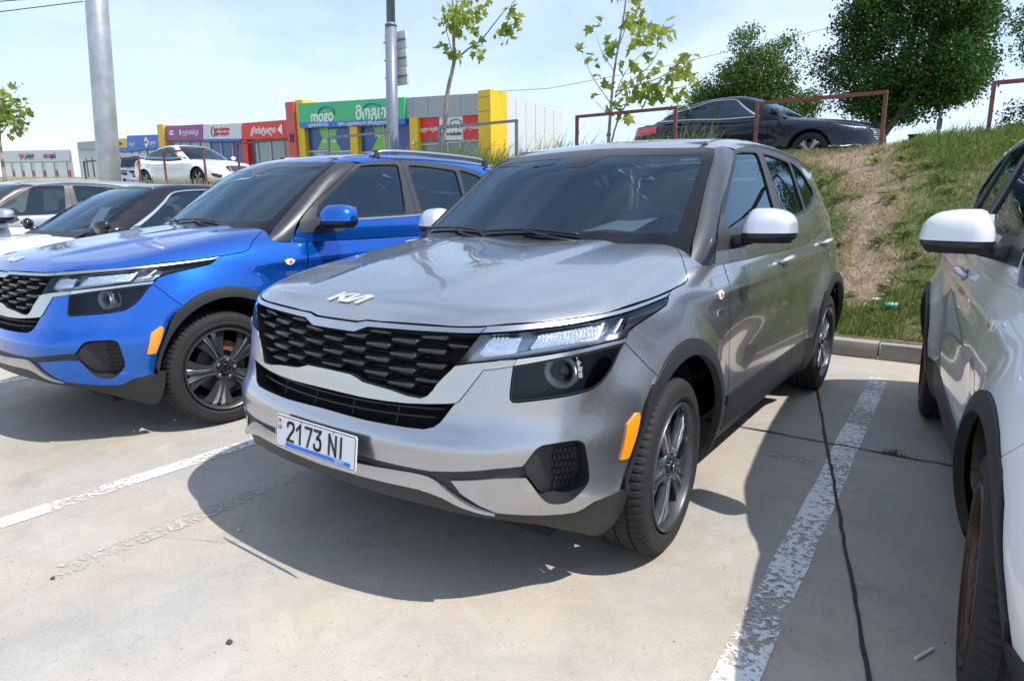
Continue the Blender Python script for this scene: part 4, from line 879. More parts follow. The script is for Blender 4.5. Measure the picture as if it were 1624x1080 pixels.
    # --- mirrors -----------------------------------------------------------
    for s in (1, -1):
        mi = empty('side_mirror'); mi.parent = car
        def blob(name, material, prof, z0, z1, nz=10, n=36):
            V = []; Fc = []
            for j in range(nz+1):
                t = j/nz; z = z0+(z1-z0)*t; f, dx_in, dx_out, dy = prof(t)
                for i in range(n):
                    a = 2*math.pi*i/n; ca, sa = math.cos(a), math.sin(a); e = .62
                    X = math.copysign(abs(ca)**e, ca); Y = math.copysign(abs(sa)**(.8), sa)
                    xx = X*dx_out if X > 0 else X*dx_in; V.append((s*(.985+xx*.97-(dy+Y*f)*.15), .80+xx*.34+dy+Y*f, z))
            for j in range(nz):
                for i in range(n): q = (j*n+i, j*n+(i+1) % n, (j+1)*n+(i+1) % n, (j+1)*n+i); Fc.append(q if s > 0 else q[::-1])
            b0 = tuple(range(n))[::-1]; t0 = tuple(nz*n+i for i in range(n)); Fc += [b0 if s > 0 else b0[::-1], t0 if s > 0 else t0[::-1]]
            o = mesh(name, V, Fc, material, mi, True); sharp(o.data, 60); return o
        dome = lambda t: math.sqrt(max(0, 1-(max(0, (t-.25))/.75)**2.6))
        blob('mirror_cap', M['cap'], lambda t: (.085*(.25+.75*dome(t)), .098*(1-.40*t**2.2*1) if t < .999 else .05, .128*(.16+.84*dome(t))*(1-.10*t), .01+.02*t), 1.163, 1.268, 14)
        blob('mirror_base', M['black'], lambda t: (.080*(.55+.45*min(1, t*2)), .100, .100+.024*min(1, t*1.4), .012), 1.118, 1.162, 6)
        b = MB(); b.tube([(s*.82, .80, 1.118), (s*.86, .785, 1.122), (s*.93, .79, 1.138)], [.036, .030, .026], 12); b.build('mirror_stalk', M['black'], mi, smooth=True)
        b = MB(); b.box((0, 0, 0), (.17, .006, .09), Matrix.Rotation(s*.32, 4, 'Z')); b.V = [(x+s*.97, y+.885, z+1.205) for x, y, z in b.V]; b.build('mirror_glass', M['mirror'], mi, bevel=.002)
        panel('mirror_mount', CU, [(.456, 1.09), (.456, 1.165), (.464, 1.235), (.476, 1.255), (.474, 1.19), (.478, 1.178), (.53, 1.174), (.54, 1.12), (.52, 1.085)], mi, M['frame'], off=.006, flange=.012, step=.03, gap=0, mirror_only=s < 0)
    # --- plate -------------------------------------------------------------
    # --- cabin -------------------------------------------------------------
    b = MB(); b.box((0, .78, 1.00), (1.40, .62, .10)); b.V = [(x, y-.10*(1-(x/.7)**2)*(y < .6), z+.06*(y < .6)*0) for x, y, z in b.V]; b.box((0, 1.02, .86), (1.38, .16, .30)); b.build('dashboard', M['dash'], car, bevel=.03, seg=3)
    V = []; Fc = []
    for i in range(15):
        x = -.70+.1*i
        for (y, z) in ((.36+.16*(x/.7)**2, 1.11), (.55, 1.135), (.78, 1.158), (.98, 1.14), (1.08, 1.02)): V.append((x, y, z+(.04*math.exp(-((x-.37)/.2)**2) if .7 < y < 1.05 else 0)))
    for i in range(14):
        for j in range(4): Fc.append((i*5+j, (i+1)*5+j, (i+1)*5+j+1, i*5+j+1))
    mesh('dash_top', V, Fc, M['dash'], car, True)
    sw = empty('steering_wheel'); sw.parent = car
    T = Matrix.Translation((.37, 1.17, 1.085)) @ Matrix.Rotation(R(-64), 4, 'X')
    b = MB(); b.tube([T @ Vector((.185*math.cos(t), .185*math.sin(t), 0)) for t in np.linspace(0, 2*math.pi, 33)], .016, 10, cap=False); b.build('wheel_rim', M['wheelrim'], sw, smooth=True)
    b = MB(); b.prism([(.07*math.cos(t), .06*math.sin(t)) for t in np.linspace(0, 2*math.pi, 16, endpoint=False)], .04, T @ Matrix.Translation((0, 0, -.03)))
    for a in (0, math.pi, -math.pi/2): b.tube([T @ Vector((.05*math.cos(a), .05*math.sin(a), -.01)), T @ Vector((.18*math.cos(a), .18*math.sin(a), 0))], .012, 6)
    b.build('wheel_hub', M['dash'], sw)
    for x0 in (.37, -.37):
        for y0, rear in ((1.55, 0), (2.45, 1)):
            st_ = empty('seat'); st_.parent = car
            b = MB(); b.box((x0, y0, .60), (.52, .54, .16)); b.build('seat_cushion', M['seat'], st_, bevel=.05, seg=3)
            Tm = Matrix.Rotation(R(-14), 4, 'X'); b = MB(); b.box((x0, y0+.30, .93), (.50 if not rear else .60, .15, .62), Tm, .86); b.build('seat_backrest', M['seat'], st_, bevel=.055, seg=3)
            b = MB(); b.box((x0, y0+.375, 1.305), (.27, .10, .18), Tm, .85); b.build('headrest', M['seat'], st_, bevel=.045, seg=3)
            b = MB()
            for dx in (-.06, .06): b.tube([(x0+dx, y0+.35, 1.18), (x0+dx, y0+.37, 1.27)], .007, 6)
            b.build('headrest_post', M['chrome'], st_)
    for x_, y_ in ((.70, 1.72), (-.70, 1.72)):
        b = MB(); b.tube([(x_*1.11, y_-.02, .95), (x_*1.06, y_, 1.2), (x_*.96, y_+.02, 1.5)], .035, 8); b.build('pillar_trim', M['dash'], car, smooth=True)
    b = MB(); b.box((0, 1.045, 1.475), (.235, .035, .065)); b.build('rear_view_mirror', M['gloss'], car, bevel=.012)
    b = MB(); b.box((0, 2.0, 1.585), (1.15, 1.7, .012)); b.build('headliner', M['liner'], car)
    b = MB(); b.box((0, 1.9, .50), (1.5, 2.4, .03)); b.build('cabin_floor', M['dark'], car)

M['projlens'] = mat('projector_glass', (.05, .055, .065), .04, .3, 1); M['pillar'] = paint('pillar_paint', (.020, .022, .028), .2, .35, .8); M['cap'] = paint('sunlit_cap_paint', (.66, .67, .70), .55, .36); M['lampgrey'] = mat('lamp_bezel', (.34, .36, .40), .25, .9); M['handle'] = mat('handle_silver', (.66, .67, .69), .32, .6, .6); M['emblem'] = mat('emblem_silver', (.82, .83, .85), .30, .45)  # mirror cap paint is lightened: sunshine on the cap put into its colour
M['wheelm'] = mat('wheel_grey', (.36, .365, .38), .30, 1)
M['fin'] = mat('grille_fin', (.022, .023, .026), .30, 0, .35); M['cup'] = mat('handle_cup', (.16, .165, .175), .4, .7, .6); M['badgered'] = mat('badge_orange', (.55, .12, .05), .4)
M['lensface'] = mat('lamp_facet', (.85, .87, .90), .08, 1); M['wheelrim'] = mat('leather_grey', (.05, .052, .056), .5); M['liner'] = mat('headliner', (.30, .30, .29), .9)
# ------------------------------------------------------------------ a four-door sedan
def sedan_shape():
    W = Spl((-.95, .78), (-.6, .86), (-.2, .905), (.4, .915), (1.4, .92), (2.4, .92), (2.9, .912), (3.4, .875), (3.95, .80))
    sec = Spl((.15, -.09), (.25, -.045), (.36, -.015), (.5, .0), (.62, .004), (.74, -.004), (.84, -.022), (.93, -.05), (1.05, -.10), (1.2, -.2))
    fz = Spl((.15, -.86), (.22, -.93), (.32, -.965), (.45, -.965), (.58, -.945), (.68, -.91), (.76, -.86), (.85, -.78), (.95, -.68))
    fx = Spl((0, 0), (.2, .012), (.4, .05), (.6, .13), (.75, .235), (.9, .40), (1., .55))
    rz = Spl((.15, 3.76), (.3, 3.88), (.5, 3.92), (.7, 3.90), (.95, 3.84), (1.05, 3.82), (1.2, 3.7))
    rx = Spl((0, 0), (.3, .02), (.6, .10), (.8, .22), (1., .40))
    hz = Spl((-1.0, .70), (-.85, .765), (-.6, .835), (-.3, .888), (0, .928), (.35, .965), (.6, .985), (1.2, .985), (2.2, 1.01), (2.9, 1.06), (3.4, 1.085), (3.8, 1.075), (3.95, 1.04))
    def arch(y, z):
        r = np.minimum(np.hypot(y, z-.33), np.hypot(y-2.85, z-.33)); return .022*(1-sstep(.36, .52, r))*sstep(.05, .25, z)
    def sculpt(y, z):
        g = np.exp(-((z-(.55+.03*y))/.11)**2)*sstep(.4, .9, y)*(1-sstep(2.1, 2.6, y)); sh = .012*np.exp(-((z-(.80+.022*y))/.03)**2)*sstep(.0, .5, y)
        return -.028*g+sh
    uw = Spl((.2, .78), (.8, .815), (1.6, .825), (2.4, .81), (3., .77), (3.6, .66)); ut = Spl((.9, .0), (1.0, .02), (1.15, .09), (1.3, .165), (1.42, .24), (1.55, .34))
    wz = Spl((.85, .26), (.98, .42), (1.2, .79), (1.38, 1.13), (1.48, 1.36), (1.6, 1.62)); wx = Spl((0, 0), (.3, .02), (.6, .09), (.75, .15), (.9, .22))
    bz = Spl((.9, 3.62), (1.05, 3.38), (1.2, 3.05), (1.33, 2.70), (1.42, 2.40), (1.5, 2.05)); bx = Spl((0, 0), (.4, .03), (.7, .10), (.9, .18))
    tz = Spl((.6, 1.25), (1.0, 1.385), (1.35, 1.452), (1.8, 1.472), (2.3, 1.448), (2.7, 1.39), (3.3, 1.24))
    return Shape(W=W, sec=sec, fz=fz, fx=fx, fxk=lambda z: np.ones_like(z), rz=rz, rx=rx, hz=hz, hx=lambda y: .07-.03*sstep(-.3, .5, y), hx4=lambda y: .03+0*y,
                 hcrease=lambda x, y: .010*(1-sstep(.30, .42, x))*sstep(-.75, -.4, y)*(1-sstep(.4, .65, y)), bumps=[arch, sculpt], kfs=.32, krs=.3, ktop=lambda y: .14+.04*sstep(-.6, .2, y)-.06*sstep(.5, .9, y),
                 uw=uw, ut=ut, wz=wz, wx=wx, wn=.5, bz=bz, bx=bx, bn=.42, tz=tz, tx=.06, kws=.07, kroof=.10)
SS = sedan_shape()
DW = Chart(SS.lower, 'wrap', cx=.45, cf=-.40, cr=3.30, sc=.45); DT = Chart(SS.lower, 'top', z0=.45); DU = Chart(SS.upper, 'wrap', cx=.25, cf=1.75, cr=2.05, sc=.3); DUT = Chart(SS.upper, 'top', z0=.9)
DWY = .45+.45*math.pi/2+.40
def dyz(p): return [(y+DWY, z) for y, z in p]
def build_sedan(car, mir='paint'):
    G, CH = M['sedan_paint'], M['sedan_trim']
    mid = [(2.30, 3.2)]
    arf = lambda yc, r, a0, a1, n=20: arc(yc, .33, r, r, a0, a1, n)
    # hood
    hp = sm([(.50, -.775), (.62, -.70), (.72, -.575), (.785, -.42), (.822, -.2), (.835, 0), (.832, .2), (.80, .36), (.72, .50)], 2)
    panel('hood', DT, [(0, -.83), (.25, -.825)]+hp+[(.5, .43), (.25, .37), (0, .36)], car, G, half=True, step=.05)
    hz_ = [tuple(v) for v in DW.inv(DT.P(hp)[0])]
    # lamps: swept back along the wing
    lamp = sm([(.50, .735), (.72, .795), (.98, .825), (1.18, .845), (1.32, .858)], 2)+sm([(1.33, .845), (1.22, .790), (1.04, .745), (.80, .712), (.56, .690), (.49, .70)], 2)
    grl = [(0, .725), (.30, .722), (.43, .705), (.46, .66), (.40, .56), (.30, .50), (0, .49)]
    panel('grille', DW, grl, car, M['dark'], half=True, off=-.03, flange=-.03, step=.06, gap=0)
    panel('grille_frame', DW, grl, car, CH, half=True, off=.004, flange=.02, step=.03, gap=0, holes=[]) if 0 else None
    for z0 in (.52, .555, .59, .625, .66, .695):
        b = MB(); hw = .39 if z0 > .54 else .33; b.tube([Vector(DW.P([(w, z0)], -.006)[0][0]) for w in np.linspace(-hw, hw, 9)], .007, 5); b.build('grille_bar', CH, car, smooth=True)
    fb = grl[::-1]+[(0, .775)]
    fog = [(.60, .42), (.80, .47), (.98, .48), (.93, .40), (.74, .33), (.62, .34)]
    front = [(0, .728)]+grl[1:-1]+[(0, .488), (0, .30), (.4, .27), (.8, .22), (1.13, .20)]
    A0 = arf(0, .375, 152, 190, 6)
    bum = [(0, .728)]+grl[1:]+[(0, .22), (.5, .205), (.9, .195), (1.05, .20)]+dyz([(-.365, .25), (-.372, .33), (-.355, .45), (-.30, .56), (-.24, .62)])+[(1.20, .70), (1.08, .752)]+lamp[::-1][2:-4][:0]
    bum = bum+[(1.04, .745), (.80, .712), (.56, .690), (.49, .70), (.50, .735), (.47, .760), (0, .800)]
    panel('front_bumper', DW, bum, car, G, half=True, step=.045, holes=[])
    for s in (1, -1):
        mo = s < 0
        panel('fog_recess', DW, fog, car, M['clad'], off=.002, flange=.01, step=.04, gap=0, mirror_only=mo)
        hl = empty('headlight'); hl.parent = car
        panel('lamp_housing', DW, lamp, hl, M['badge'], off=-.010, flange=.01, step=.04, gap=.003, mirror_only=mo)
        panel('lens', DW, lamp, hl, M['lens'], off=.002, flange=.01, step=.04, gap=.003, mirror_only=mo)
        panel('turn_lamp', DW, [(1.10, .772), (1.30, .850), (1.32, .846), (1.22, .792), (1.12, .765)], hl, M['amber'], off=-.004, flange=.004, step=.03, gap=0, mirror_only=mo)
        wing_top = [p for p in hz_ if p[0] > .9]
        fen = [(.50, .737)]+sm([(.50, .737), (.72, .797), (.98, .828), (1.18, .848), (1.32, .860)], 2)[1:]+[(1.335, .846), (1.22, .788), (1.08, .750), (1.20, .70)]+dyz([(-.24, .62), (-.255, .605)]+arc(0, .33, .385, .385, 130, -12, 18)+[(.45, .235), (.72, .235), (.74, .35), (.74, .70), (.78, .85), (.84, .945), (.80, .955), (.60, .955)])+hz_[::-1]
        panel('fender', DW, fen, car, G, step=.04, mirror_only=mo)
        fdr = sm([(.745, .30), (.745, .70), (.785, .85), (.845, .95)], 2)
        mdr = sm([(1.78, .30), (1.78, .60), (1.79, .85), (1.80, .975)], 2)
        rdr = sm([(2.42, .45), (2.52, .60), (2.68, .75), (2.76, .90), (2.74, 1.02)], 2)
        d1 = panel('front_door', DW, dyz(fdr+mdr[::-1]), car, G, step=.05, mirror_only=mo)
        d2 = panel('rear_door', DW, dyz(mdr+rdr[::-1]+[(2.40, .30)]), car, G, step=.05, mirror_only=mo)
        panel('sill', DW, dyz([(.45, .21), (.74, .30), (2.40, .30), (2.46, .21)]), car, G, step=.07, mirror_only=mo, off=-.004)
        panel('quarter_panel', DW, dyz(rdr+[(3.0, 1.06), (3.3, 1.07)])+[(4.72, 1.05), (5.0, 1.02), (4.95, .85), (4.85, .60), (4.75, .50)]+dyz(arc(2.85, .33, .385, .385, 30, 180, 24)), car, G, step=.05, mirror_only=mo)
        wc = DW.cx+DW.sc*math.pi+(DW.cr-DW.cf)+DW.cx
        panel('rear_bumper', DW, [(wc, .25), (4.6, .25)]+dyz(arc(2.85, .33, .385, .385, -10, 30, 5))+[(4.75, .50), (4.85, .60), (wc, .60)], car, G, step=.07, mirror_only=mo)
        panel('trunk_lid', DW, [(wc, .60), (4.85, .60), (4.95, .85), (5.0, 1.02), (wc, 1.03)], car, G, step=.07, gap=0, mirror_only=mo)
        panel('tail_light', DW, [(4.62, .85), (4.66, .99), (5.1, .985), (5.35, .95), (5.33, .86), (5.0, .82)], car, M['red'], off=.008, flange=.02, step=.05, gap=0, mirror_only=mo)
        for yc, zc, dd in ((1.62, .865, d1), (2.56, .895, d2)):
            c = Vector(DW.P(dyz([(yc, zc)]))[0][0]); b = MB(); b.tube([c+Vector((.004, -.09, 0)), c+Vector((.03, -.07, .002)), c+Vector((.034, .06, .006)), c+Vector((.004, .085, .006))], [.010, .013, .013, .010], 8)
            if mo: b.V = [(-v[0], v[1], v[2]) for v in b.V]; b.F = [f[::-1] for f in b.F]
            b.build('door_handle', G, dd, smooth=True)
    panel('inner_dark_shell', DW, dyz([(-.2, .60), (-.2, .75), (.5, .85), (3.2, .95), (3.5, .8), (3.4, .6)]+arc(2.85, .33, .43, .43, 30, 180, 10)+[(2.3, .26), (.55, .26)]+arc(0, .33, .43, .43, 5, 130, 10)), car, M['dark'], both=True, off=-.03, flange=0, step=.1, gap=0)  # added dark shell behind the side panels, keeps light out of the gaps
    for yy in (0, 2.85):
        for s in (1, -1):
            V, Fc = lathe([(s*.90, .40), (s*.5, .38)], 20, a0=R(-100), a1=R(100)); mesh('wheel_liner', [(v[0], v[2]+yy, v[1]+.33) for v in V], Fc, M['dark'], car, True)
    b = MB(); b.box((0, 1.45, .24), (1.4, 4.3, .03)); b.box((0, -.1, .5), (1.0, .8, .4)); b.box((0, 3.2, .55), (1.3, .7, .5)); b.build('underbody', M['dark'], car)
    P_, N_ = DT.P([(w, y) for y in (3.15, 3.5, 3.80) for w in np.linspace(-.78, .78, 9)])
    mesh('deck_lid', [tuple(p) for p in P_], [(j*9+i, j*9+i+1, j*9+i+10, j*9+i+9) for j in range(2) for i in range(8)], G, car, True)
    # greenhouse
    a_l = sm([(.365, .93), (.375, 1.02), (.395, 1.18), (.418, 1.31), (.44, 1.402)], 2)
    panel('windshield', DU, [(0, .93), (.25, .93)]+a_l+[(.34, 1.425), (.25, 1.432), (0, 1.442)], car, M['ws'], half=True, off=0, flange=0, step=.06, gap=0)
    a_r = sm([(.415, .93), (.432, 1.02), (.452, 1.14), (.480, 1.27), (.515, 1.375)], 2)
    ft = sm([(.515, 1.375), (.62, 1.405), (.75, 1.416), (.95, 1.412), (1.08, 1.395), (1.22, 1.36), (1.34, 1.30), (1.46, 1.21), (1.54, 1.12)], 2)
    wf = sm([(.440, 1.035), (.470, 1.15), (.505, 1.27), (.545, 1.355)], 2)+sm([(.62, 1.378), (.70, 1.387), (.775, 1.389)], 2)+[(.800, 1.383), (.795, 1.05), (.7, 1.035)]
    wr = [(.845, 1.055), (.845, 1.385)]+sm([(.90, 1.388), (1.0, 1.378), (1.10, 1.352), (1.19, 1.312)], 2)+[(1.20, 1.29), (1.195, 1.10), (1.18, 1.085)]
    wq = [(1.235, 1.095), (1.235, 1.285), (1.26, 1.275), (1.36, 1.205), (1.43, 1.135), (1.42, 1.118), (1.33, 1.10)]
    for s in (1, -1):
        mo = s < 0
        panel('a_pillar', DU, a_l+[(.47, 1.405)]+a_r[::-1], car, M['sedan_roof'], off=.002, flange=.015, step=.04, gap=0, mirror_only=mo)
        ws = panel('window_surround', DU, a_r+ft[1:]+[(1.5, 1.06), (1.2, 1.0), (.8, .96), (.5, .93)], car, M['gloss'], off=.001, flange=.01, step=.05, gap=0, holes=[wf, wr, wq], mirror_only=mo)
        for lp in (wf, wr, wq): panel('side_window', DU, lp, car, M['tint'] if lp is not wf else M['side'], off=-.005, flange=0, step=.06, gap=0, mirror_only=mo)
        # bright strip along the belt and over the windows
        belt = sm([(.43, 1.022), (.6, 1.024), (.8, 1.036), (1.0, 1.054), (1.2, 1.077), (1.36, 1.097), (1.445, 1.122)], 3)
        arch_ = sm([(.432, 1.028), (.462, 1.15), (.497, 1.27), (.535, 1.365), (.63, 1.392), (.80, 1.402), (.95, 1.398), (1.09, 1.374), (1.22, 1.326), (1.34, 1.25), (1.445, 1.135)], 3)
        panel('window_strip', DU, belt+[(w, z-.014) for w, z in belt[::-1]], car, CH, off=.006, flange=.008, step=.05, gap=0, mirror_only=mo)
        i0 = 0
        panel('window_strip', DU, arch_+[tuple(p) for p in inset(np.array(arch_+[(.8, 1.0)]), .012)[:-1][::-1]], car, CH, off=.006, flange=.008, step=.05, gap=0, mirror_only=mo)
        panel('c_pillar', DU, sm([(1.22, 1.362), (1.34, 1.302), (1.46, 1.212), (1.54, 1.122)], 2)+[(1.5, 1.06), (1.55, .98), (1.80, .98), (1.66, 1.15), (1.52, 1.28), (1.42, 1.36)], car, M['sedan_roof'], off=.002, flange=.01, step=.04, gap=0, mirror_only=mo)
        wu = DU.cx+DU.sc*math.pi+.30+DU.cx
        panel('rear_window', DU, [(wu, 1.02), (1.78, 1.02), (1.66, 1.15), (1.54, 1.27), (1.50, 1.37), (1.6, 1.415), (wu, 1.425)], car, M['tint'], off=0, flange=0, step=.08, gap=0, mirror_only=mo)
        mi = empty('side_mirror'); mi.parent = car
        b = MB(); V = []; Fc = []; n = 18
        rr = [(-.055, .55, .5), (-.03, .92, .8), (.0, 1, 1), (.035, .95, .95), (.06, .75, .55), (.07, .3, .2)]
        for zz, kx, ky in rr:
            for i in range(n):
                a = 2*math.pi*i/n; V.append((s*(.99+math.copysign(abs(math.cos(a))**.7, math.cos(a))*.105*kx), .62+math.sin(a)*.06*ky+math.cos(a)*.02, 1.045+zz))
        for j in range(len(rr)-1):
            for i in range(n): q = (j*n+i, j*n+(i+1) % n, (j+1)*n+(i+1) % n, (j+1)*n+i); Fc.append(q if s > 0 else q[::-1])
        Fc += [tuple(range(n)), tuple((len(rr)-1)*n+i for i in range(n))]
        o = mesh('mirror_cap', V, Fc, M['sedan_paint'], mi, True); b.tube([(s*.80, .62, .99), (s*.90, .62, 1.0), (s*.95, .62, 1.02)], .02, 8); b.build('mirror_stalk', M['black'], mi, smooth=True)
    fe = [tuple(v) for v in DUT.inv(DU.P([(0, 1.442), (.25, 1.432), (.34, 1.425), (.44, 1.403), (.47, 1.405)])[0])]; se = [tuple(v) for v in DUT.inv(DU.P(ft[:-5])[0])]
    panel('roof', DUT, fe+se+[(.60, 2.55), (.50, 2.52), (.3, 2.42), (0, 2.40)], car, M['sedan_roof'], half=True, step=.06, off=.001, gap=0)
    P_, N_ = DU.P([(w, z) for z in (.99, .93) for w in np.linspace(-.375, .375, 11)], .004) if 0 else (None, None)
    pw = [Vector(DU.P([(abs(w), 1.0)], .003)[0][0])*Vector((math.copysign(1, w), 1, 1)) for w in np.linspace(-.372, .372, 15)]
    mesh('cowl_cover', [tuple(p) for p in pw]+[(p.x, p.y-.12, p.z-.05) for p in pw], [(i, i+1, i+16, i+15) for i in range(14)], M['black'], car, True)
    # cabin
    b = MB(); b.box((0, .80, .86), (1.35, .5, .16)); b.box((0, 1.0, .7), (1.3, .2, .3)); b.build('dashboard', M['dash'], car, bevel=.04)
    b = MB(); T = Matrix.Translation((.36, 1.12, .90)) @ Matrix.Rotation(R(-62), 4, 'X'); b.tube([T @ Vector((.185*math.cos(t), .185*math.sin(t), 0)) for t in np.linspace(0, 2*math.pi, 25)], .015, 8, cap=False); b.tube([T @ Vector((-.18, 0, 0)), T @ Vector((.18, 0, 0))], .02, 6); b.build('steering_wheel', M['wheelrim'], car, smooth=True)
    for x0 in (.37, -.37):
        for y0 in (1.50, 2.40):
            st_ = empty('seat'); st_.parent = car; Tm = Matrix.Rotation(R(-16), 4, 'X')
            b = MB(); b.box((x0, y0, .48), (.5, .52, .16)); b.build('seat_cushion', M['seat'], st_, bevel=.04)
            b = MB(); b.box((x0, y0+.30, .80), (.48, .14, .58), Tm, .86); b.build('seat_backrest', M['seat'], st_, bevel=.05, seg=3)
            b = MB(); b.box((x0, y0+.38, 1.15), (.25, .09, .17), Tm, .85); b.build('headrest', M['seat'], st_, bevel=.04, seg=3)
    proto = build_wheel(car, 'split')
    for s in (1, -1):
        for y in (0, 2.85):
            w = proto if s == 1 and y == 0 else copy_tree(proto, car); w.location = (s*.91, y, .33); w.rotation_euler = (random.random(), 0, 0 if s > 0 else math.pi)
    proto.location = (.91, 0, .33)
M['sedan_paint'] = paint('sedan_navy_paint', (.004, .007, .020), 0, .5); M['sedan_roof'] = paint('sedan_roof_paint', (.004, .006, .014), 0, .5)
for k in ('sedan_paint', 'sedan_roof'): M[k].node_tree.nodes['Principled BSDF'].inputs['Coat IOR'].default_value = 1.38; M[k].node_tree.nodes['Principled BSDF'].inputs['Specular IOR Level'].default_value = .1; M['sedan_trim'] = mat('sedan_chrome', (.72, .73, .75), .16, 1)
grey_car = empty('parked_suv', 'grey compact SUV with the 2173 NI number plate, foremost in the row', 'car', (0, 0, 0), 0, 'cars parked nose-out along the kerb')
build_crossover(grey_car)
def add_wheels(car, style, steer=0):
    proto = None
    for s in (1, -1):
        for y in (0, 2.63):
            if proto is None: w = proto = build_wheel(car, style)
            else: w = copy_tree(proto, car)
            w.location = (s*.938, y, WR); w.rotation_euler = (random.uniform(0, .1), 0, (0 if s > 0 else math.pi)+(steer if y == 0 else 0))
    proto.location = (.938, 0, WR); proto.rotation_euler = (.35, 0, steer)
add_wheels(grey_car, 'split', R(3.8))
# ------------------------------------------------------------------ the other cars


def suv_copy(label, loc, rz, remap, wheels='split', steer=0, extra=None):
    c = copy_tree(grey_car, None, remap); c.location = loc; c.rotation_euler = (0, 0, rz); c['label'] = label
    ws = [o for o in c.children if o.name.startswith('wheel') and o.type == 'EMPTY' and len(o.children) > 5]
    if wheels != 'split':
        proto = build_wheel(c, wheels)
        for w in ws[1:]:
            nw = copy_tree(proto, c); nw.location = w.location; nw.rotation_euler = w.rotation_euler
        proto.location = ws[0].location; proto.rotation_euler = ws[0].rotation_euler
        for w in ws:
            for ch in list(w.children_recursive): bpy.data.objects.remove(ch)
            bpy.data.objects.remove(w)
        ws = [o for o in c.children if o.name.startswith('wheel') and o.type == 'EMPTY' and len(o.children) > 5]
    for w in ws:
        if abs(w.location.y) < .1: w.rotation_euler.z = (0 if w.location.x > 0 else math.pi)+steer
    return c
blue_car = suv_copy('bright blue compact SUV parked beside the grey one, silver roof rails', (-2.79, -.085, 0), -.048, {'grey_paint': M['blue'], 'sunlit_cap_paint': M['blue']}, steer=R(-3))
blue_car.scale = (1.022, 1.022, 1.022)
white_car = suv_copy('white compact SUV with dark bronze wheels at the right edge', (2.78, -.108, 0), .121, {'grey_paint': M['white'], 'sunlit_cap_paint': M['white']}, 'bronze', R(-4))
silver_car = suv_copy('silver hatchback at the far left end of the row', (-9.1, .0, 0), -.05, {'grey_paint': M['silver'], 'sunlit_cap_paint': M['silver'], 'cladding_plastic': M['silver']})
for o in [o for o in white_car.children if o.name.startswith('side_marker')]: bpy.data.objects.remove(o)
# roof rails of the blue car
for s in (1, -1):
    rl = empty('roof_rail'); rl.parent = blue_car; b = MB()
    ys_ = np.linspace(1.42, 2.75, 14); pts = [Vector(CUT.P([(s*(.612-.02*((y-2.)/.8)**2), y)], .038*min(1, (y-1.38)/.16)*min(1, (2.80-y)/.16))[0][0]) for y in ys_]
    b.tube(pts, [.010]+[.0145]*12+[.010], 10); b.build('rail_bar', M['skid'], rl, smooth=True)
    for y in (1.47, 2.70):
        p = Vector(CUT.P([(s*.612, y)])[0][0]); b = MB(); b.tube([p-Vector((0, 0, .01)), p+Vector((0, 0, .045))], [.03, .018], 8); b.build('rail_foot', M['black'], rl)
    # bright strip under the windows
    panel('belt_strip', CU, sm([(.50, 1.166), (.75, 1.178), (1.0, 1.19), (1.43, 1.222), (1.52, 1.232)], 3)+sm([(1.52, 1.220), (1.43, 1.210), (1.0, 1.178), (.75, 1.166), (.50, 1.154)], 3), blue_car, M['trim'], off=.006, flange=.008, step=.04, gap=0, mirror_only=s < 0)
# fog lamps of the blue car sit in open pockets; number plate of the grey car
pl = empty('number_plate'); pl.parent = grey_car; pl.location = (.012, -.908, .523); pl.rotation_euler = (R(90-8), 0, R(-.5))
def rrect(w, h, r, n=4):
    o = []
    for cx_, cy_, a0 in ((w/2-r, h/2-r, 0), (-w/2+r, h/2-r, 90), (-w/2+r, -h/2+r, 180), (w/2-r, -h/2+r, 270)):
        o += [(cx_+r*math.cos(R(a0+90*i/n)), cy_+r*math.sin(R(a0+90*i/n))) for i in range(n+1)]
    return o
PW, PH = .432, .118
b = MB(); b.prism(rrect(PW, PH, .010), .004); b.build('plate_panel', M['plate'], pl)
b = MB()
o_, i_ = rrect(PW-.008, PH-.008, .008), rrect(PW-.013, PH-.013, .006); V = [(x, y, .0046) for x, y in o_]+[(x, y, .0046) for x, y in i_]; n = len(o_)
b.add(V, [(i, (i+1) % n, (i+1) % n+n, i+n) for i in range(n)]); b.build('plate_border', M['plateb'], pl)
b = MB(); b.box((.018, -PH/2+.0175, .0046), (.345, .014, .001)); b.build('plate_band', M['plateblue'], pl)
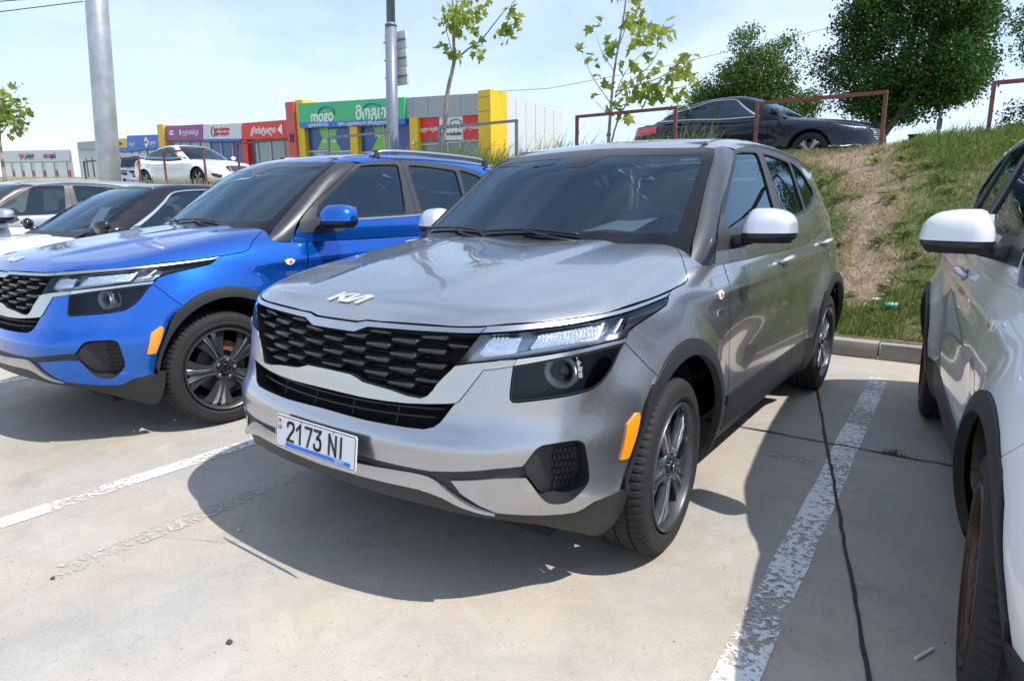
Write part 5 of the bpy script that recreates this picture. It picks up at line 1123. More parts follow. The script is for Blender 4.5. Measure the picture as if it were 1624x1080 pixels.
def stroke_text(s, x0, y0, w, h, gap, t, parent, m, z=.0048):
    """narrow plate lettering from rounded strokes; one part a character"""
    G_ = {'2': [sm([(0, .78), (.08, .95), (.5, 1), (.92, .94), (1, .76), (.9, .6), (.45, .32), (0, 0)], 3), [(0, 0), (1, 0)]], '1': [[(.05, .72), (.62, 1), (.62, 0)]], '7': [[(0, 1), (1, 1), (.38, 0)]],
          '3': [[(0, 1), (.98, 1), (.42, .60)], sm([(.42, .60), (.85, .56), (1, .32), (.88, .06), (.45, 0), (.1, .06), (0, .22)], 3)], 'N': [[(0, 0), (0, 1), (1, 0), (1, 1)]], 'I': [[(.5, 0), (.5, 1)]]}
    x = x0
    for ch in s:
        if ch == ' ': x += w*.85; continue
        b = MB(); ww = w*(.62 if ch == 'I' else 1)
        for st_ in G_[ch]:
            P = [np.array((x+u*ww, y0+v*h)) for u, v in st_]
            for a, c in zip(P[:-1], P[1:]):
                d = (c-a)/np.linalg.norm(c-a); nn = np.array([-d[1], d[0]])*t/2; e = d*t*.42
                b.add([(*(a-e+nn), z), (*(a-e-nn), z), (*(c+e-nn), z), (*(c+e+nn), z), (*(a-e+nn), z-.002), (*(a-e-nn), z-.002), (*(c+e-nn), z-.002), (*(c+e+nn), z-.002)], [(0, 1, 2, 3), (0, 4, 5, 1), (2, 6, 7, 3), (1, 5, 6, 2), (3, 7, 4, 0)])
        b.build('plate_character', m, parent); x += ww+gap
stroke_text('2173 NI', -.146, -.026, .034, .064, .0155, .0105, pl, M['plateb'])
Z0 = Matrix.Translation((0, 0, .0046))
text('GE', .019, M['plateb'], pl, Matrix.Translation((-.190, .013, .0048)), 'plate_lettering', .0003)
text('TRANSIT', .0135, M['plate'], pl, Matrix.Translation((.135, -PH/2+.0175, .0054)), 'plate_lettering', .0003)
b = MB(); b.box((-.19, .038, .0047), (.024, .016, .001)); b.build('plate_flag', M['plate'], pl)
b = MB(); b.box((-.19, .038, .0053), (.024, .0036, .001)); b.box((-.19, .038, .0056), (.004, .016, .001))
for sx in (-.0075, .0075):
    for sy in (-.005, .005): b.box((-.19+sx, .038+sy, .0053), (.003, .003, .001))
b.build('flag_cross', M['platered'], pl)
for x, y in ((-.07, .048), (.10, .048)): b = MB(); b.tube([(x, y, .004), (x, y, .0065)], .0045, 8); b.build('plate_screw', M['chrome'], pl)
# sticker inside the windshield, papers on the dashboards
panel('windshield_sticker', CU, [(.405, 1.494), (.440, 1.494), (.440, 1.503), (.405, 1.503)], grey_car, M['plate'], off=-.004, flange=0, step=.05, gap=0)
def sheet(name, label, parent_car, pts, group=None):
    """a slightly curled sheet of paper; pts: four corners in the car frame"""
    a, b_, c, d = [Vector(p) for p in pts]; V = []; n = 6
    for j in range(n+1):
        for i in range(n+1):
            u, v = i/n, j/n; V.append(parent_car.matrix_basis @ ((a*(1-u)+b_*u)*(1-v)+(d*(1-u)+c*u)*v+Vector((0, 0, .010*math.sin(3*u+2*v)**2))))
    o = mesh(name, V, [(j*(n+1)+i, j*(n+1)+i+1, (j+1)*(n+1)+i+1, (j+1)*(n+1)+i) for j in range(n) for i in range(n)], M['printed'], smooth=True)
    sd = o.modifiers.new('thick', 'SOLIDIFY'); sd.thickness = .0015; return tag(o, label, 'paper', group)
M['printed'] = mat('printed_paper', (.82, .82, .80), .7)
sheet('paper_sheet', 'white printed sheet lying on the grey car\'s dashboard', grey_car, ((.17, .60, 1.160), (.43, .62, 1.165), (.47, .83, 1.215), (.24, .86, 1.200)))

# sedans
navy = empty('parked_sedan', 'black four-door sedan parked on the bank top behind the grey car', 'car', (0, 0, 0), 0, 'cars on the upper terrace')
build_sedan(navy)
def place_sedan(c, front, rear_dir, z): ...
navy.location = (-.95, 11.48, 1.74); navy.rotation_euler = (0, 0, R(83.6))
PAINTS = {'sedan_navy_paint': M['white'], 'sedan_roof_paint': M['white']}
ws_ = copy_tree(navy, None, PAINTS); ws_['label'] = 'white four-door sedan on the bank top left of the lamp post'; ws_.location = (-19.32, 10.43, 1.73); ws_.rotation_euler = (0, 0, R(95.8))
row = copy_tree(navy, None, {'sedan_navy_paint': M['white']}); row['label'] = 'white sedan with black roof, paper behind its windshield, beside the blue SUV'; row['group'] = 'cars parked nose-out along the kerb'; row.location = (-6.35, .10, .0); row.rotation_euler = (0, 0, -.03); row.scale = (1.04, 1.04, 1.04)

sheet('paper_sheet', 'white papers lying on the dashboard of the black-roofed white sedan', row, ((-.45, .80, .965), (.15, .78, .965), (.20, 1.02, .985), (-.42, 1.02, .985)))
sheet('paper_sheet', 'printed price sheet propped up behind the windshield of the black-roofed white sedan', row, ((.10, .80, .98), (.36, .80, .98), (.36, .98, 1.22), (.10, .98, 1.22)))
for o in row.children_recursive:
    if o.name.startswith('mirror_cap'): o.material_slots[0].link = 'OBJECT'; o.material_slots[0].material = M['gloss']
dk = copy_tree(navy, None, {'sedan_navy_paint': M['gloss'], 'sedan_roof_paint': M['gloss']}); dk['label'] = 'dark car far behind the big tree, only its roof above the grass'; dk.location = (-3.0, 26.2, 1.92); dk.rotation_euler = (0, 0, R(84))
sv = copy_tree(navy, None, {'sedan_navy_paint': M['silver'], 'sedan_roof_paint': M['silver']}); sv['label'] = 'pale silver car at the right edge, only its roof above the grass'; sv.location = (4.6, 24.5, 2.02); sv.rotation_euler = (0, 0, R(88))
og = suv_copy('blue-grey hatchback with its tailgate raised, half behind the thick pole', (-29.2, 12.6, 1.75), R(70), {'grey_paint': M['silver']}); og['group'] = 'cars on the upper terrace'
b = MB(); b.add([(-.62, 2.85, 1.60), (.62, 2.85, 1.60), (.66, 4.05, 1.92), (-.66, 4.05, 1.92), (-.60, 2.87, 1.52), (.60, 2.87, 1.52), (.6, 3.95, 1.80), (-.6, 3.95, 1.80)], [(0, 1, 2, 3), (7, 6, 5, 4), (0, 4, 5, 1), (1, 5, 6, 2), (2, 6, 7, 3), (3, 7, 4, 0)]); b.build('raised_tailgate', M['gloss'], og, bevel=.04)
# ------------------------------------------------------------------ the shops beyond the terrace (wall line: origin B, along d, outward n)
BO = Vector((-30.6, 38.9, 0)); BD = Vector((.99604301, -.08887252, 0)); BN = Vector((-.08887252, -.99604301, 0))
def W3(s, z, o=0): return BO+BD*s+BN*o+Vector((0, 0, z))
def slab(name, q, o0, o1, material, parent):
    """q: four (s, z) corners from top left clockwise; from depth o0 to o1 in front of the wall"""
    b = MB(); b.add([W3(s, z, o1) for s, z in q]+[W3(s, z, o0) for s, z in q], [(3, 2, 1, 0), (4, 5, 6, 7), (0, 1, 5, 4), (1, 2, 6, 5), (2, 3, 7, 6), (3, 0, 4, 7)]); return b.build(name, material, parent)
def sub(q, u0, u1, v0, v1):
    """a part of a quad: u along, v down"""
    f = lambda u, v: tuple(np.array(q[0])*(1-u)*(1-v)+np.array(q[1])*u*(1-v)+np.array(q[2])*u*v+np.array(q[3])*(1-u)*v)
    return [f(u0, v0), f(u1, v0), f(u1, v1), f(u0, v1)]
def sign_text(s, q, u, v, size, material, parent, o, xs=1.0, name='lettering', align='CENTER', off=0, ext=.03):
    p = sub(q, u, u, v, v)[0]; sl = math.atan2((q[1][1]-q[0][1])*(1-v)+(q[2][1]-q[3][1])*v, q[1][0]-q[0][0])
    d = BD*math.cos(sl)+Vector((0, 0, math.sin(sl))); up = BN.cross(d)
    return text(s, size, material, parent, Matrix.Translation(W3(*p, o)) @ Matrix((d, up, BN)).transposed().to_4x4(), name, ext, xs, align, off)
c_ = lambda n, col, r=.5, **k: mat(n, col, r, **k)
K = dict(yel=c_('yellow_cladding', (.75, .48, .01), .45), red=c_('red_cladding', (.62, .02, .025), .45), rsal=c_('faded_red_cladding', (.60, .09, .10), .5), green=c_('green_sign', (.05, .50, .20), .45), blue=c_('blue_sign', (.02, .14, .62), .45), navy=c_('navy_film', (.015, .06, .27), .3), lime=c_('lime_film', (.16, .47, .08), .35),
         grey=c_('grey_panel', (.34, .37, .42), .45), pale=c_('white_panel', (.56, .58, .61), .5), purp=c_('purple_sign', (.32, .04, .27), .45), white=c_('white_sign', (.70, .72, .76), .5), wred=c_('vivid_red_sign', (.75, .02, .02), .45), glassb=mat('shop_glass', (.10, .15, .19), .08, 0, .6), shop=c_('shop_interior', (.24, .34, .40), .7), lw=c_('white_letter', (.85, .86, .86), .5), lb=c_('black_letter', (.02, .02, .022), .5), lr=c_('red_letter', (.65, .05, .05), .5), lblue=c_('blue_letter', (.03, .13, .45), .5), seam=c_('panel_seam', (.16, .17, .19), .7), roof=c_('flat_roof', (.35, .35, .35), .8))
GZ = 1.7
# right block -----------------------------------------------------------
rb = empty('shop_building', 'grey panelled shop with green and blue sign and yellow corner pylon', 'building', BO+Vector((-12, .5, GZ)))
def under(o, par): o.parent = par; o.matrix_parent_inverse = Matrix.Translation(par.location).inverted(); return o
def block(par, s0, s1, z0, z1, depth, material):
    b = MB(); q = [(s0, z0), (s1, z1), (s1, GZ), (s0, GZ)]; return under(slab('wall', q, -depth, 0, material, None), par)
def part(name, q, o0, o1, material, par): return under(slab(name, q, o0, o1, material, None), par)
block(rb, -24.6, -.3, 10.3, 9.0, 10, K['shop'])
part('side_wall', [(-.32, 9.0), (-.02, 9.0), (-.02, GZ), (-.32, GZ)], -9.9, -.4, K['pale'], rb)
# side wall: separate pale panels down the flank
for i in range(7):
    for j, (a, b_) in enumerate(((.0, .36), (.36, .70), (.70, 1.0))):
        o0 = -1.2-1.22*i; zt = lambda o: 9.35+.085*o; zb = lambda o: GZ
        y0, y1 = o0, o0-1.18; V = []
        for (o, f) in ((y0, a), (y1, a), (y1, b_), (y0, b_)):
            z = zt(o)*(1-f)+3.0*f if f < 1 else GZ
            V.append(W3(.03, z-(.03 if f == b_ else 0)*0, o))
        bm_ = MB(); V2 = [v+BD*.05 for v in V]; bm_.add(V2+V, [(0, 1, 2, 3), (0, 4, 5, 1), (1, 5, 6, 2), (2, 6, 7, 3), (3, 7, 4, 0)]); bm_.F = [f for f in bm_.F]; under(bm_.build('wall_panel', K['pale']), rb)
part('pylon', [(-.28, 9.22), (1.0, 9.20), (1.0, GZ), (-.28, GZ)], -1.5, .35, K['yel'], rb)
for z in (8.75, 7.75, 5.0): part('pylon_seam', [(-.29, z), (1.01, z), (1.01, z-.05), (-.29, z-.05)], .34, .356, K['seam'], rb)
grey = [(-8.51, 9.57), (-.26, 9.06), (-.3, 7.52), (-8.62, 7.93)]
for i, (u0, u1) in enumerate(((0, .09), (.095, .315), (.32, .555), (.56, .775), (.78, 1))): part('fascia_panel', sub(grey, u0, u1, 0, 1), -.2, .30+.004*(i % 2), K['grey'], rb)
mogo = [(-24.44, 10.61), (-8.51, 9.59), (-8.62, 7.83), (-24.58, 8.37)]
sg = part('sign_board', mogo, 0, .55, K['green'], rb)
bl = part('sign_band', [(-24.3, 8.79), (-8.52, 7.90), (-8.55, 7.44), (-24.2, 8.28)], .1, .62, K['blue'], rb)
sign_text('mogo', mogo, .255, .60, 1.55, K['lw'], sg, .57, 1.05, off=.03); sign_text('მოგო', mogo, .72, .60, 1.55, K['lw'], sg, .57, 1.0, off=.03)
for u in (.30, .735):
    p = sub(mogo, u, u, .36, .36)[0]; pts = [W3(p[0]+1.25*math.cos(t)*1.0, p[1]-.30+.62*max(0, math.sin(t))**.75+(.0 if t > .3 else -.1)-.064*1.25*math.cos(t), .60) for t in np.linspace(-.2, math.pi, 16)]
    b = MB(); b.tube(pts, .055, 6); under(b.build('sign_arc', K['lblue']), rb)
bq = [(-24.3, 8.79), (-8.52, 7.90), (-8.55, 7.44), (-24.2, 8.28)]
sign_text('ავტოლომბარდი', bq, .20, .5, .40, K['lw'], bl, .64); sign_text('სესხი ავტომობილის უზრუნველყოფით', bq, .66, .5, .40, K['lw'], bl, .64)
# glazing under the green sign, with blue and lime film
for i, (s0, s1) in enumerate(((-24.0, -20.4), (-20.3, -16.4), (-15.2, -11.9), (-11.8, -8.1))):
    zt = 8.25-.06*(s0+24)
    w = part('window', [(s0, zt), (s1, zt-.2), (s1, 4.0), (s0, 4.0)], 0, .06, K['glassb'], rb)
    f = part('window_film', [(s0, zt), (s1, zt-.2), (s1, zt-2.15), (s0, zt-2.1)], .06, .075, K['navy'], rb)
    m_ = (s0+s1)/2; e = s1 if i % 2 == 0 else s0; sg_ = -1 if i % 2 == 0 else 1; zz = zt-1.1
    star = [(e, zz+1.0), (e+sg_*1.5, zz+.95), (e+sg_*.95, zz+.05), (e+sg_*1.9, zz-1.0), (e, zz-1.0)]
    b = MB(); n = 5; b.add([W3(s, z, .09) for s, z in star]+[W3(s, z, .075) for s, z in star], [tuple(range(n)) if sg_ > 0 else tuple(range(n))[::-1]]); under(b.build('film_star', K['lime']), rb)
    part('window_frame', [(s0-.06, zt-2.12), (s1+.06, zt-2.2), (s1+.06, zt-2.32), (s0-.06, zt-2.24)], .06, .14, K['pale'], rb); part('window_frame', [(s1-.05, zt), (s1+.05, zt), (s1+.05, 4.0), (s1-.05, 4.0)], .06, .14, K['pale'], rb)
    part('door_leaf', [(m_-.2, zt-2.5), (m_+1.0, zt-2.5), (m_+1.0, 4.0), (m_-.2, 4.0)], .06, .10, K['pale'] if i in (0, 2) else K['glassb'], rb)
wq_ = [(-24, 8.0), (-16.4, 7.6), (-16.4, 5.4), (-24, 5.9)]; sign_text('0322 244 888', wq_, .50, .45, .42, K['lw'], rb, .10)
wq2 = [(-15.2, 7.7), (-8.1, 7.3), (-8.1, 5.2), (-15.2, 5.6)]; sign_text('Mo', wq2, .34, .35, .55, K['lw'], rb, .10)
part('pillar', [(-16.35, 8.1), (-15.24, 8.0), (-15.24, GZ), (-16.35, GZ)], 0, .5, K['yel'], rb); part('pillar', [(-8.05, 7.92), (-7.03, 7.9), (-7.03, GZ), (-8.05, GZ)], 0, .5, K['yel'], rb)
red1, white1, red2 = [(-7.03, 7.86), (-4.78, 7.74), (-4.78, 5.98), (-7.03, 6.06)], [(-4.74, 7.74), (-2.10, 7.60), (-2.10, 5.82), (-4.74, 5.96)], [(-2.06, 7.60), (-.3, 7.50), (-.3, 5.73), (-2.06, 5.80)]
for q, m_ in ((red1, K['red']), (white1, K['white']), (red2, K['red'])): part('sign_panel', q, 0, .2, m_, rb)
sign_text('ავტო სესხი', red1, .52, .52, .42, K['lw'], rb, .22); sign_text('ავტო სახლი', white1, .5, .40, .40, K['lb'], rb, .22); sign_text('ავტო ბაზარი', white1, .5, .74, .36, K['lb'], rb, .22); sign_text('ავტო ლიზინგი', red2, .55, .50, .36, K['lw'], rb, .22)
b = MB(); b.tube([W3(-2.9+.7*math.cos(t), 7.05+.35*math.sin(t), .24) for t in np.linspace(2.6, -.9, 12)], .03, 5); under(b.build('sign_arc', K['lb']), rb)
for s0, s1, d_ in ((-7.0, -4.8, 0), (-4.7, -3.9, 1), (-3.8, -2.5, 0), (-2.4, -.4, 0)):
    part('window', [(s0, 5.75), (s1, 5.70), (s1, 3.3), (s0, 3.3)], 0, .08, K['glassb'], rb); part('window_frame', [(s0, 5.80), (s1, 5.75), (s1, 5.66), (s0, 5.70)], .05, .16, K['pale'], rb); part('window_frame', [(s1-.03, 5.75), (s1+.07, 5.75), (s1+.07, 3.2), (s1-.03, 3.2)], .05, .16, K['pale'], rb)
part('roof', [(-24.4, 10.2), (-.4, 9.0), (-.4, 8.9), (-24.4, 10.1)], -10, -.1, K['roof'], rb)
b = MB(); c = W3(-7.4, 5.9, .62); b.box(c, (.3, .5, .22)); under(b.build('wall_lamp', K['pale']), rb)
# middle block ----------------------------------------------------------
mb_ = empty('shop_building', 'row of shops with purple, white and red signs and a number 10 pylon', 'building', BO+BD*-40+Vector((0, .5, GZ)))
block(mb_, -57.0, -24.7, 10.6, 9.3, 10, K['shop'])
rp = part('pylon', [(-26.55, 10.9), (-25.05, 10.85), (-25.05, GZ), (-26.55, GZ)], -1, .7, K['rsal'], mb_); part('pylon', [(-25.0, 11.0), (-23.75, 10.9), (-23.75, GZ), (-25.0, GZ)], -1, .5, K['yel'], mb_)
sign_text('10', [(-26.55, 7.9), (-25.05, 7.8), (-25.05, 6.9), (-26.55, 7.0)], .5, .5, 1.15, K['lb'], mb_, .72, .78, off=.03)
yp = part('pylon', [(-57.9, 11.2), (-56.0, 11.1), (-56.0, GZ), (-57.9, GZ)], -1, .7, K['yel'], mb_); sign_text('9', [(-57.9, 8.4), (-56.0, 8.3), (-56.0, 7.3), (-57.9, 7.4)], .5, .5, 1.2, K['lb'], mb_, .72, .9, off=.03)
rs = [(-35.99, 9.67), (-26.67, 9.19), (-26.8, 7.52), (-36.18, 7.95)]; wt = [(-45.21, 10.21), (-36.12, 9.71), (-36.3, 8.06), (-45.51, 8.57)]; pu = [(-55.84, 10.86), (-45.43, 10.29), (-45.68, 8.54), (-56.0, 9.08)]
for q, m_ in ((rs, K['wred']), (wt, K['white']), (pu, K['purp'])): part('sign_board', q, 0, .5, m_, mb_)
sign_text('კრისტალი', rs, .48, .5, .95, K['lw'], mb_, .52, 1.0, off=.02)
b = MB(); p = sub(rs, .84, .84, .48, .48)[0]; b.add([W3(p[0]-.5, p[1], .53), W3(p[0]+.5, p[1]+.55, .53), W3(p[0]+.5, p[1]-.55, .53)], [(0, 2, 1)]); under(b.build('sign_mark', K['lw']), mb_)
sign_text('ტერაბანკი', pu, .70, .5, .78, K['lw'], mb_, .52)
for u in (.14, .43):
    b = MB(); p = sub(pu, u, u, .5, .5)[0]
    for dx, dz, w_ in ((0, 0, .5), (.55, .2, .8), (.55, -.15, .8)) if u < .3 else ((0, .05, .35),): b.box(W3(p[0]+dx, p[1]+dz, .53), (w_, .04, .22 if u < .3 else .6))
    under(b.build('sign_mark', K['lw']), mb_)
sign_text('ავტო იმპორტი', wt, .50, .36, .50, K['lr'], mb_, .52); sign_text('ავტო სერვისი', wt, .50, .64, .50, K['lr'], mb_, .52)
b = MB(); p = sub(wt, .28, .28, .5, .5)[0]; b.tube([W3(p[0]+.42*math.cos(t), p[1]+.5*math.sin(t), .53) for t in np.linspace(0, 6.283, 17)], .06, 5, cap=False); under(b.build('sign_mark', K['seam']), mb_)
part('awning', [(-45.5, 8.5), (-36.3, 8.0), (-36.3, 7.8), (-45.5, 8.3)], 0, .6, K['blue'], mb_)
for i in range(11):
    s0 = -55.6+2.75*i; zt = 8.7-.05*(s0+55.6)
    m_ = K['navy'] if -45.5 < s0 < -37 else K['glassb']
    part('window', [(s0, zt), (s0+2.6, zt-.1), (s0+2.6, 4.5), (s0, 4.5)], 0, .08, m_, mb_); part('window_frame', [(s0+2.6, zt), (s0+2.72, zt), (s0+2.72, 4.4), (s0+2.6, 4.4)], .02, .2, K['pale'], mb_)
part('pillar', [(-36.2, 7.9), (-35.1, 7.8), (-35.1, GZ), (-36.2, GZ)], 0, .55, K['wred'], mb_)
# left block -------------------------------------------------------------
lb = empty('shop_building', 'low shops with a blue sign and a small yellow sign left of the purple one', 'building', BO+BD*-72+Vector((0, .5, GZ)))
block(lb, -92, -57.95, 10.6, 9.6, 10, K['pale'])
bs = [(-68.95, 10.56), (-58.06, 9.99), (-58.3, 8.27), (-69.3, 8.43)]; part('sign_board', bs, 0, .5, K['blue'], lb); sign_text('რიკო', bs, .16, .55, .7, K['lw'], lb, .52); sign_text('კრედიტი', bs, .78, .55, .6, K['lw'], lb, .52)
b = MB(); p = sub(bs, .62, .62, .5, .5)[0]; b.tube([W3(p[0], p[1], .5), W3(p[0], p[1], .56)], .62, 20); under(b.build('sign_mark', K['lw']), lb); b = MB(); b.box(W3(p[0], p[1], .57), (.8, .04, .3)); under(b.build('sign_mark', K['lr']), lb)
y2 = [(-76.36, 10.51), (-69.06, 10.22), (-69.3, 8.95), (-76.6, 9.35)]; part('sign_board', y2, 0, .5, K['yel'], lb); sign_text('ავტო დაზღვევა', y2, .45, .5, .55, K['seam'], lb, .52); part('sign_band', [(-76.6, 9.35), (-69.3, 8.95), (-69.4, 8.44), (-76.7, 8.82)], 0, .5, K['blue'], lb)
part('fascia_panel', [(-90.8, 11.0), (-76.5, 10.5), (-76.6, 9.3), (-91, 9.8)], 0, .3, K['grey'], lb)
for i in range(12):
    s0 = -91+2.75*i; part('window', [(s0, 8.3), (s0+2.6, 8.3), (s0+2.6, 4.5), (s0, 4.5)], 0, .08, K['glassb'], lb); part('window_frame', [(s0+2.6, 8.4), (s0+2.72, 8.4), (s0+2.72, 4.4), (s0+2.6, 4.4)], .02, .2, K['pale'], lb)
# far left store -----------------------------------------------------------
st = empty('shop_building', 'long white storefront at the far left behind the thick pole', 'building', BO+BD*-115+Vector((0, .5, GZ)))
block(st, -140, -95.4, 12.2, 10.0, 12, K['white'])
fq = [(-139, 12.16), (-95.48, 10.08), (-96.33, 8.28), (-139.5, 9.94)]; part('sign_board', fq, 0, .4, K['white'], st)
sign_text('სვის', fq, .40, .5, 1.35, K['lr'], st, .42, align='RIGHT'); sign_text('კაპიტალ', fq, .41, .5, 1.35, K['lb'], st, .42, align='LEFT'); sign_text('swiss', fq, .755, .5, 1.5, K['lr'], st, .42, align='RIGHT'); sign_text('capital', fq, .76, .5, 1.5, K['lb'], st, .42, align='LEFT')
for i in range(6):
    s0 = -138+7*i; part('window', [(s0, 9.6-.035*(s0+138)), (s0+4.5, 9.5-.035*(s0+138)), (s0+4.5, 5.5), (s0, 5.6)], 0, .1, K['glassb'], st); part('red_panel', [(s0+4.7, 7.9-.03*(s0+138)), (s0+5.9, 7.9-.03*(s0+138)), (s0+5.9, 5.5), (s0+4.7, 5.6)], 0, .12, K['red'], st)

# ------------------------------------------------------------------ poles, wires, sign, barriers
steel = mat('galvanised_steel', (.40, .42, .44), .42, .55, bump=(30, .15, .01), var=(3.5, .22)); gpaint = mat('grey_pole_paint', (.20, .23, .29), .40, .2, var=(5, .1)); rust = mat('rusty_red_paint', (.19, .055, .040), .6, 0, bump=(50, .3, .003), var=(9, .3)); greypipe = mat('grey_pipe', (.22, .23, .25), .5, .4)
th = empty('utility_pole', 'thick galvanised steel pole rising out of the picture at left', 'pole', (-13.95, 4.5, terrain(-13.95, 4.5)-.1))
b = MB(); ax = Vector((.135, .0, 1)); b.tube([Vector((.0, 0, 0)), Vector((.0, 0, 0))+ax*2.0, Vector((.0, 0, 0))+ax*9], [.225, .218, .185], 36); b.build('pole_shaft', steel, th, smooth=True)
b = MB(); b.tube([Vector((.0, 0, 0)), Vector((.01, 0, .06))], .34, 20); b.build('base_plate', steel, th)
for i, (a, c) in enumerate((((-14.0, 4.55, 5.5), (-40, -16, 3.9)), ((-14.0, 4.55, 5.38), (-38, -15, 2.4)))):
    a, c = Vector(a), Vector(c); b = MB(); b.tube([a.lerp(c, t)-Vector((0, 0, .5*4*t*(1-t)*.4)) for t in np.linspace(0, 1, 14)], .010, 5)
    tag(b.build('overhead_wire', K['lb']), 'upper black wire running left from the thick pole' if i == 0 else 'lower black wire running left from the thick pole', 'wire')
b = MB(); b.tube([Vector(p) for p in ((-29.6, 39.4, 9.15), (-26.53, 41.5, 9.3), (-19.71, 46, 10.6), (-9.28, 53, 13.2), (1.3, 60, 16.1), (12, 66, 20))], .022, 5); tag(b.build('overhead_wire', K['seam']), 'thin wire rising from the yellow pylon across the sky to the right', 'wire')
lp_ = empty('lamp_post', 'slim grey lamp post with a white board on its back', 'lamp post', (-8.75, 8, terrain(-8.75, 8)-.05))
b = MB(); b.tube([(0, 0, 0), (.03, 0, .65), (.145, 0, 3.1)], [.122, .120, .117], 20); b.tube([(.145, 0, 3.1), (.15, 0, 3.16)], [.128, .095], 20); b.tube([(.146, 0, 3.1), (.40, 0, 8.6)], [.088, .07], 20); b.build('post_shaft', gpaint, lp_, smooth=True); b = MB(); b.box((.03, -.12, .5), (.11, .02, .32)); b.build('access_door', gpaint, lp_)
b = MB(); b.box((.36, .1, 8.6), (1.3, .28, .10)); b.build('lamp_head', gpaint, lp_, bevel=.03)
bd = empty('notice_board', 'white backs of boards hung behind the slim lamp post', 'sign', (-8.70, 8.22, 3.62))
for i in range(3):
    b = MB(); b.box((.0, .0, .20+.35*i), (.60, .06, .335)); b.build('board_panel', K['pale'], bd, bevel=.006)
    b = MB(); b.box((.0, -.045, .20+.35*i), (.64, .02, .03)); b.build('mounting_rail', greypipe, bd)
fr = [((1.59, 7.05), (3.15, 7.1), 2.50, rust), ((-.92, 7.0), (.55, 7.05), 2.50, rust), ((-3.64, 7.0), (-2.04, 7.0), 2.54, rust), ((-6.57, 7.1), (-4.86, 7.1), 2.58, greypipe), ((-9.66, 7.1), (-7.89, 7.1), 2.59, greypipe), ((-12.98, 7.1), (-11.13, 7.1), 2.65, rust), ((-16.45, 7.1), (-14.48, 7.1), 2.62, rust), ((-21.34, 7.1), (-17.86, 7.1), 2.57, rust)]
fl = ['rust red barrier frame at the right edge of the bank top', 'rust red barrier frame in front of the black sedan\'s nose', 'rust red barrier frame behind the thin sapling and the black sedan\'s tail', 'grey barrier frame right of the lamp post, before the red shop panels', 'grey barrier frame just left of the lamp post, below the green sign', 'rust red barrier frame below the red shop sign', 'rust red barrier frame in front of the white sedan', 'rust red barrier frame beside the thick pole']
for (a, c, zt, m_), lab in zip(fr, fl):
    o = empty('barrier_frame', lab, 'barrier', ((a[0]+c[0])/2, (a[1]+c[1])/2, 1.7), 0, 'barrier frames along the bank top'); hx = (c[0]-a[0])/2; h = zt-1.7
    for s in (-1, 1): b = MB(); b.box((s*hx, s*(c[1]-a[1])/2, h/2-.15), (.042, .042, h+.3)); b.build('post', m_, o)
    b = MB(); b.box((0, 0, h), (2*hx+.042, .044, .042)); b.build('rail', m_, o)

# ------------------------------------------------------------------ trees
bark = mat('bark', (.10, .075, .055), .9, bump=(25, .8, .03), var=(6, .3)); pbark = mat('pale_bark', (.33, .29, .25), .85, bump=(30, .5, .01), var=(8, .35))
M['leaf_dark'] = leafmat('dark_leaves', [(.020, .062, .012), (.046, .12, .022), (.095, .185, .038)], .35, .45); M['leaf_mid'] = leafmat('mid_leaves', [(.045, .10, .020), (.085, .165, .03), (.15, .235, .045)], .35, .45); M['leaf_plane'] = leafmat('plane_leaves', [(.15, .24, .04), (.25, .33, .055), (.42, .45, .10)], .42, .5)
def crown(par, clumps, n, size, material, name='crown', wind=(.4, 0, 0)):
    """leaf-sized faces in loose sprays filling a set of clumps (centre, radius)"""
    cs = np.array([c for c, r in clumps]); rs_ = np.array([r for c, r in clumps]); pr = rs_**2.4/np.sum(rs_**2.4)
    ns = max(1, n//14); ci = RNG.choice(len(clumps), ns, p=pr); d = RNG.normal(size=(ns, 3)); d /= np.linalg.norm(d, axis=1)[:, None]
    rad = RNG.uniform(.25, 1, ns)**.45; sp = cs[ci]+d*(rs_[ci]*rad)[:, None]*RNG.uniform(.85, 1.12, (ns, 1))
    q = np.repeat(sp, 14, 0)+RNG.normal(0, 1, (ns*14, 3))*np.array([1.5, 1.5, .8])*size*1.3; n = len(q)
    a = RNG.normal(size=(n, 3))+np.array(wind); a /= np.linalg.norm(a, axis=1)[:, None]; u = RNG.normal(size=(n, 3)); u[:, 2] += .6; b = np.cross(a, u); b /= np.linalg.norm(b, axis=1)[:, None]
    s = size*RNG.uniform(.6, 1.3, (n, 1)); T = np.stack([q-a*s*.5, q+b*s*.30-a*s*.05, q+a*s*.5, q-b*s*.30-a*s*.05], 1)
    tone = np.clip(np.repeat(RNG.beta(2, 2, ns), 14)+RNG.normal(0, .15, n), 0, 1)
    return soup(name, T, 4, np.repeat(tone, 4), material, par)
def limbs(par, runs, material, name='trunk'):
    b = MB()
    for pts, r0, r1 in runs: b.tube(sm(pts, 3), list(np.linspace(r0, r1, 3*(len(pts)-1)+1)), 9)
    o = b.build(name, material, par, smooth=True); return o
bt = empty('tree', 'big dark green tree right of the black sedan', 'tree', (-1.15, 18.2, terrain(-1, 18)))
cl = []
for k in range(115):
    while True:
        v = RNG.uniform(-1, 1, 3)
        if v@v < 1: break
    f = 1+.10*math.sin(4*math.atan2(v[2], v[0])); cl.append(((.62+np.sign(v[0])*abs(v[0])**.75*1.78*f, .5+v[1]*1.9, 3.35+np.sign(v[2])*abs(v[2])**.7*(2.3 if v[2] > 0 else 1.75)), RNG.uniform(.26, .56)))
